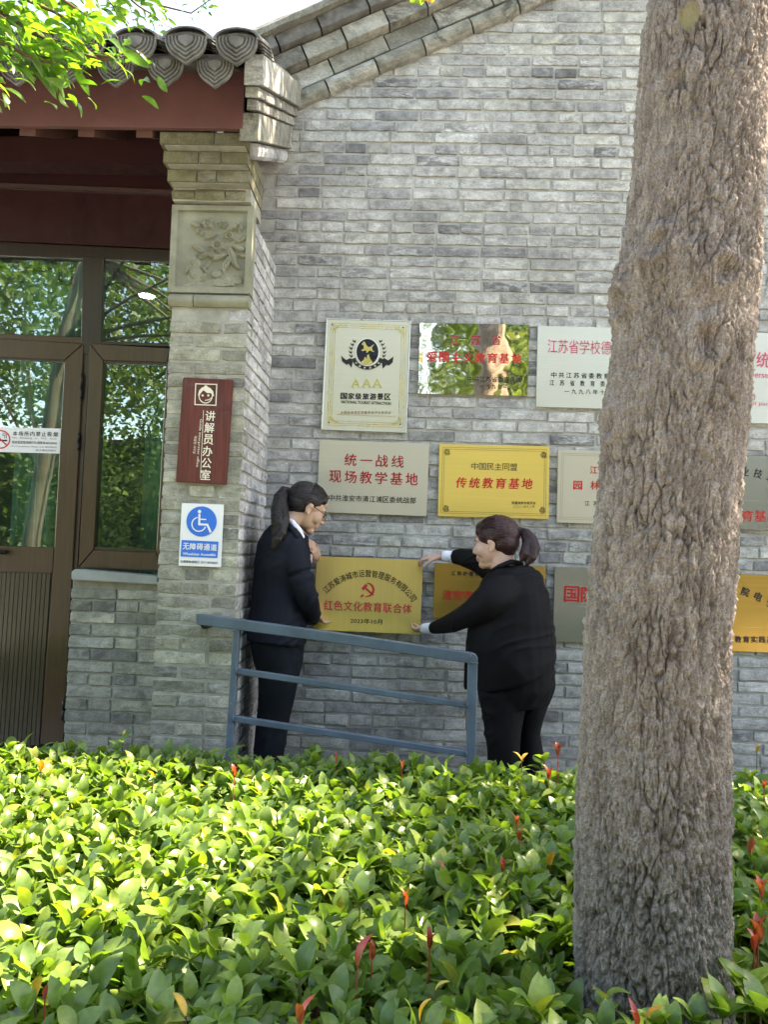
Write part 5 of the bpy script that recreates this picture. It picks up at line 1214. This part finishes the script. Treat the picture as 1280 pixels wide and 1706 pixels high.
def leafcloud(root, blobs, n, size, mat, name='crown', seed=1):
    r = np.random.default_rng(seed); cs = np.array([b[0] for b in blobs], float); rs = np.array([b[1] for b in blobs], float); wt = np.prod(rs, 1); k = r.choice(len(blobs), n, p=wt/wt.sum())
    d = r.normal(size=(n, 3)); d /= np.linalg.norm(d, axis=1)[:, None]; rad = r.uniform(.25, 1, n)**.45; p = cs[k]+d*rs[k]*rad[:, None]
    az_ = r.uniform(0, 6.28, n); el_ = r.uniform(-.9, .9, n); Fr = frames(n, az_, el_, r.uniform(-1.5, 1.5, n))*(size*r.uniform(.6, 1.3, n))[:, None, None]
    q = np.array([(0, 0, 0), (.45, -.32, .04), (1, 0, -.06), (.45, .32, .04)]); V = (np.einsum('nij,vj->nvi', Fr, q)+p[:, None]).reshape(-1, 3)-np.array(root_loc(root))
    Fc = np.arange(n*4, dtype=np.int32); m = bpy.data.meshes.new(name); m.vertices.add(n*4); m.vertices.foreach_set('co', V.ravel()); m.loops.add(n*4); m.loops.foreach_set('vertex_index', Fc); m.polygons.add(n); m.polygons.foreach_set('loop_start', np.arange(0, n*4, 4, dtype=np.int32)); m.update(calc_edges=True); m.materials.append(mat)
    o = put(name, m, root); return o
g = G(); top = (trunk_at(4.6)[0], YT, 4.6)
for dx, dy, dz, r_ in ((.9, 2.1, 1.7, .05), (1.1, -.2, 3.3, .07), (-.2, .1, 3.6, .07), (2.0, -.9, 3.2, .05)):
    g.tube([top, (top[0]+dx*.5, top[1]+dy*.5, top[2]+dz*.6), (top[0]+dx, top[1]+dy, top[2]+dz)], [.10, r_, .02], 8)
part('limb', g, M_bark_far, tree, smooth=True)
leafcloud(tree, [((1.6, -2.6, 8.0), (1.3, 1.2, 1.0)), ((.3, -2.4, 8.4), (1.2, 1.2, .9)), ((1.40, -.3, 6.4), (.65, .9, .8)), ((1.50, -.2, 6.5), (.5, .7, .7)), ((2.2, 0, 7.5), (.6, .9, .7)), ((2.6, -3.4, 7.9), (.9, .9, .8))], 8200, .10, M_leaf_gink)  # unseen crown; clumps above the roof placed to keep sun off the pillar side
shade = empty('shade_tree', (6.2, -1.4, 0), 'leafy tree right of the frame whose crown shades the right of the hedge', 'tree')
g = G(); g.tube([(6.2, -1.4, 0), (6.1, -1.3, 2.5), (5.9, -1.0, 4.6), (5.8, -.9, 6.0)], [.16, .13, .10, .06], 10)
for q in ((4.9, -1.6, 6.4), (5.6, .1, 6.6), (6.6, -1.6, 6.6), (4.6, -.4, 6.1)): g.tube([(5.95, -1.1, 4.4), ((5.95+q[0])/2, (-1.1+q[1])/2, (4.4+q[2])/2+.2), q], [.08, .05, .02], 6)
part('trunk', g, M_bark_far, shade, smooth=True)
leafcloud(shade, [((5.1, -1.5, 6.6), (1.1, 1.3, 1.0)), ((6.2, -1.7, 6.9), (1.3, 1.4, 1.2)), ((4.6, -2.2, 5.6), (.8, .8, .7)), ((4.85, -.35, 6.3), (.8, .8, .8)), ((6.2, -1.1, 5.3), (1.0, 1.2, .8)), ((4.7, -1.1, 5.5), (.7, .8, .7)), ((4.15, -.5, 5.4), (.5, .6, .5))], 8500, .11, M_leaf_far, seed=9)

# ---- bush branches hanging in at the top left
bush = empty('overhanging_tree', (-3.2, -2.4, 0), 'leafy tree whose bright green branches hang into the top left corner', 'tree')
OL = leaf_variants([(.082, .024, .3, .35, 11, .0), (.07, .022, .25, .5, 12, .0), (.092, .025, .35, .2, 13, .0), (.055, .026, .2, .3, 14, .1)])
tw = G(); base, az, el, rol, scl = [], [], [], [], []
def branch(path, nl, spread=.06, up=0, size=1.0, hang=-.35):
    nl = int(nl*2.3); P = [U(*p) for p in path]; tw.tube(P, list(np.linspace(.007, .0022, len(P))), 6)
    L = [0]
    for a, b in zip(P[:-1], P[1:]): L.append(L[-1]+(b-a).length)
    for k in range(nl):
        s = random.uniform(.05, 1)*L[-1]; i = max(j for j in range(len(P)-1) if L[j] <= s); t = (s-L[i])/(L[i+1]-L[i]); p = P[i]+(P[i+1]-P[i])*t+Vector((random.gauss(0, spread*.3), random.gauss(0, spread), random.gauss(0, spread*.5)))
        base.append(tuple(p)); d = (P[i+1]-P[i]).normalized(); az.append(math.atan2(d.y, d.x)+random.choice((-1, 1))*random.uniform(.2, 1.1)); el.append(random.gauss(hang, .35)); rol.append(random.gauss(0, .6)); scl.append(random.uniform(.7, 1.15)*size)
branch([(-160, -60, -2.0), (0, 20, -1.95), (90, 75, -1.9), (170, 100, -1.85), (228, 95, -1.85)], 42); branch([(-160, 20, -2.0), (-20, 60, -2.0), (60, 100, -1.95), (120, 112, -1.9)], 38)
branch([(-100, -120, -1.9), (20, -10, -1.9), (90, 20, -1.85), (140, 50, -1.8), (165, 85, -1.8)], 40); branch([(-160, 100, -2.1), (-40, 130, -2.1), (5, 150, -2.1)], 14, size=1.0, hang=-.5)
branch([(-100, 40, -1.9), (0, 75, -1.9), (50, 92, -1.9), (95, 98, -1.85)], 36); branch([(-60, -100, -2.1), (60, -30, -2.0), (120, 10, -1.95), (150, 30, -1.95)], 32)
branch([(-60, -140, -1.6), (90, -60, -1.5), (170, -10, -1.4), (215, 40, -1.4)], 40, size=.8); branch([(40, -140, -1.2), (160, -50, -1.1), (230, 10, -1.0), (262, 30, -1.0)], 55, size=.7)
branch([(100, -120, -.9), (220, -30, -.8), (270, 10, -.8), (318, 22, -.8), (352, -2, -.8)], 26, size=.55, spread=.03); branch([(-100, -40, -1.7), (20, 40, -1.7), (60, 60, -1.7), (110, 70, -1.7)], 40, size=.95)
branch([(160, 95, -1.85), (200, 96, -1.85), (236, 88, -1.85)], 6, size=.6, spread=.02)
base, az, el, rol, scl = [np.array(q, float) for q in (base, az, el, rol, scl)]
scatter_leaves(bush, base, az, el, rol, scl, OL, M_leaf_over, 290)
part('twig', tw, M_twig, bush, smooth=True)
g = G(); g.tube([(-3.2, -2.4, 0), (-3.15, -2.35, 1.6), (-2.9, -2.2, 3.2), (-2.6, -2.1, 4.4)], [.09, .075, .06, .03], 10)
for q in ((-2.9, -2.2, 3.2), (-2.7, -2.12, 3.9)):
    for path in ((-160, -60, -2.0), (-160, 20, -2.0), (-100, -120, -1.9), (-60, -140, -1.6), (40, -140, -1.2), (-160, 100, -2.1)): g.tube([q, (Vector(q)+U(*path))/2+Vector((0, 0, .05)), U(*path)], [.02, .012, .007], 6)
part('trunk', g, M_bark_far, bush, smooth=True)
leafcloud(bush, [((-3.4, -2.6, 4.9), (1.0, .8, .7)), ((-4.2, -2.2, 4.3), (.8, .8, .8))], 2200, .09, M_leaf_over, seed=5)
# fallen ginkgo leaves caught high on the gable edge of the view
gk = empty('ginkgo_sprig', tuple(U(700, -60, -2.0)), 'two yellow-green leaves hanging in at the top edge above the gable', 'leaves'); 
for (x, y, s_, mt) in ((697, 1, .020, M_leaf_gink), (716, 0, .017, M_leaf_yel)):
    c = U(x, y-8, -2.0); g = G(); n = 12; o_ = [c]+[c+Vector((math.sin(a)*s_*1.3, .004*math.sin(a*5), -math.cos(a)*s_*(1.3 if abs(a) > .15 else 1.15))) for a in np.linspace(-1.2, 1.2, n)]
    g.add(o_, [(0, i, i+1) for i in range(1, n)]); part('leaf', g, mt, gk)
g = G(); g.tube([U(700, -140, -2.0), U(705, -60, -2.0), U(698, -8, -2.0)], .0015, 5); g.tube([U(705, -60, -2.0), U(716, -9, -2.0)], .0012, 5); part('stalk', g, M_twig, gk)

# ---- trees behind the photographer; foliage screen and dark wall added to darken reflections
for i, (x, y, h, s) in enumerate([(-6.5, -9, 8.4, 1.7), (-2.6, -10.5, 9.2, 1.6), (2.2, -9.5, 8.0, 1.4), (6.6, -10.5, 9.4, 1.7), (-11.5, -11, 9, 1.8), (11, -11, 9.5, 1.8)]):
    tr2 = empty('garden_tree', (x, y, 0), ['spreading garden tree behind the photographer, mirrored in the door glass', 'taller garden tree mirrored in the tall window', 'garden tree mirrored in the polished plaque', 'garden tree at the right behind the photographer', 'garden tree far left behind the photographer', 'garden tree far right behind the photographer'][i], 'tree')
    g = G(); g.tube([(x, y, 0), (x+.1, y, h*.3), (x+.3, y, h*.65)], [.11, .08, .05], 10)
    for a in range(5): g.tube([(x+.1, y, h*.3+a*.2), (x+math.cos(a*1.3)*.9*s, y+math.sin(a*1.3)*.9*s, h*.62+a*.15)], [.035, .012], 6)
    part('trunk', g, M_bark_far, tr2, smooth=True); r = np.random.default_rng(i); bl = [((x, y, h*.66), (1.5*s, 1.4*s, 1.2*s))]+[((x+r.uniform(-1.5, 1.5)*s, y+r.uniform(-1, 1)*s, h*.55+r.uniform(-1.7, 1.5)*s), (r.uniform(.6, 1)*s,)*3) for _ in range(7)]
    leafcloud(tr2, bl, 15000, .13, M_leaf_far, seed=20+i)
bh = empty('foliage_backdrop', (0, -13.6, 0), 'tall dense foliage added behind the photographer to block bright sky from the glass', 'hedge')  # added out of view, hides the bright horizon from the panes
leafcloud(bh, [((x_, -13.6+.4*math.sin(x_), 2.6), (1.5, .8, 3.6)) for x_ in np.arange(-16, 16.1, 1.6)], 36000, .15, M_leaf_far, 'foliage', seed=77); bh.children[0]['kind'] = 'stuff'
gw = empty('garden_wall', (0, -14.5, 0), 'high garden wall behind the photographer, toned dark to keep the glass dark', 'wall'); part('wall', quadbox((0, -14.5, 2.0), (40, .3, 4.0)), stone('darkened_garden_wall', (.035, .05, .022), .5, 6, .8, dist=.02), gw); part('coping', quadbox((0, -14.5, 4.06), (40, .5, .12)), M_tile, gw)  # unseen wall given a dark green tone so the panes mirror less light
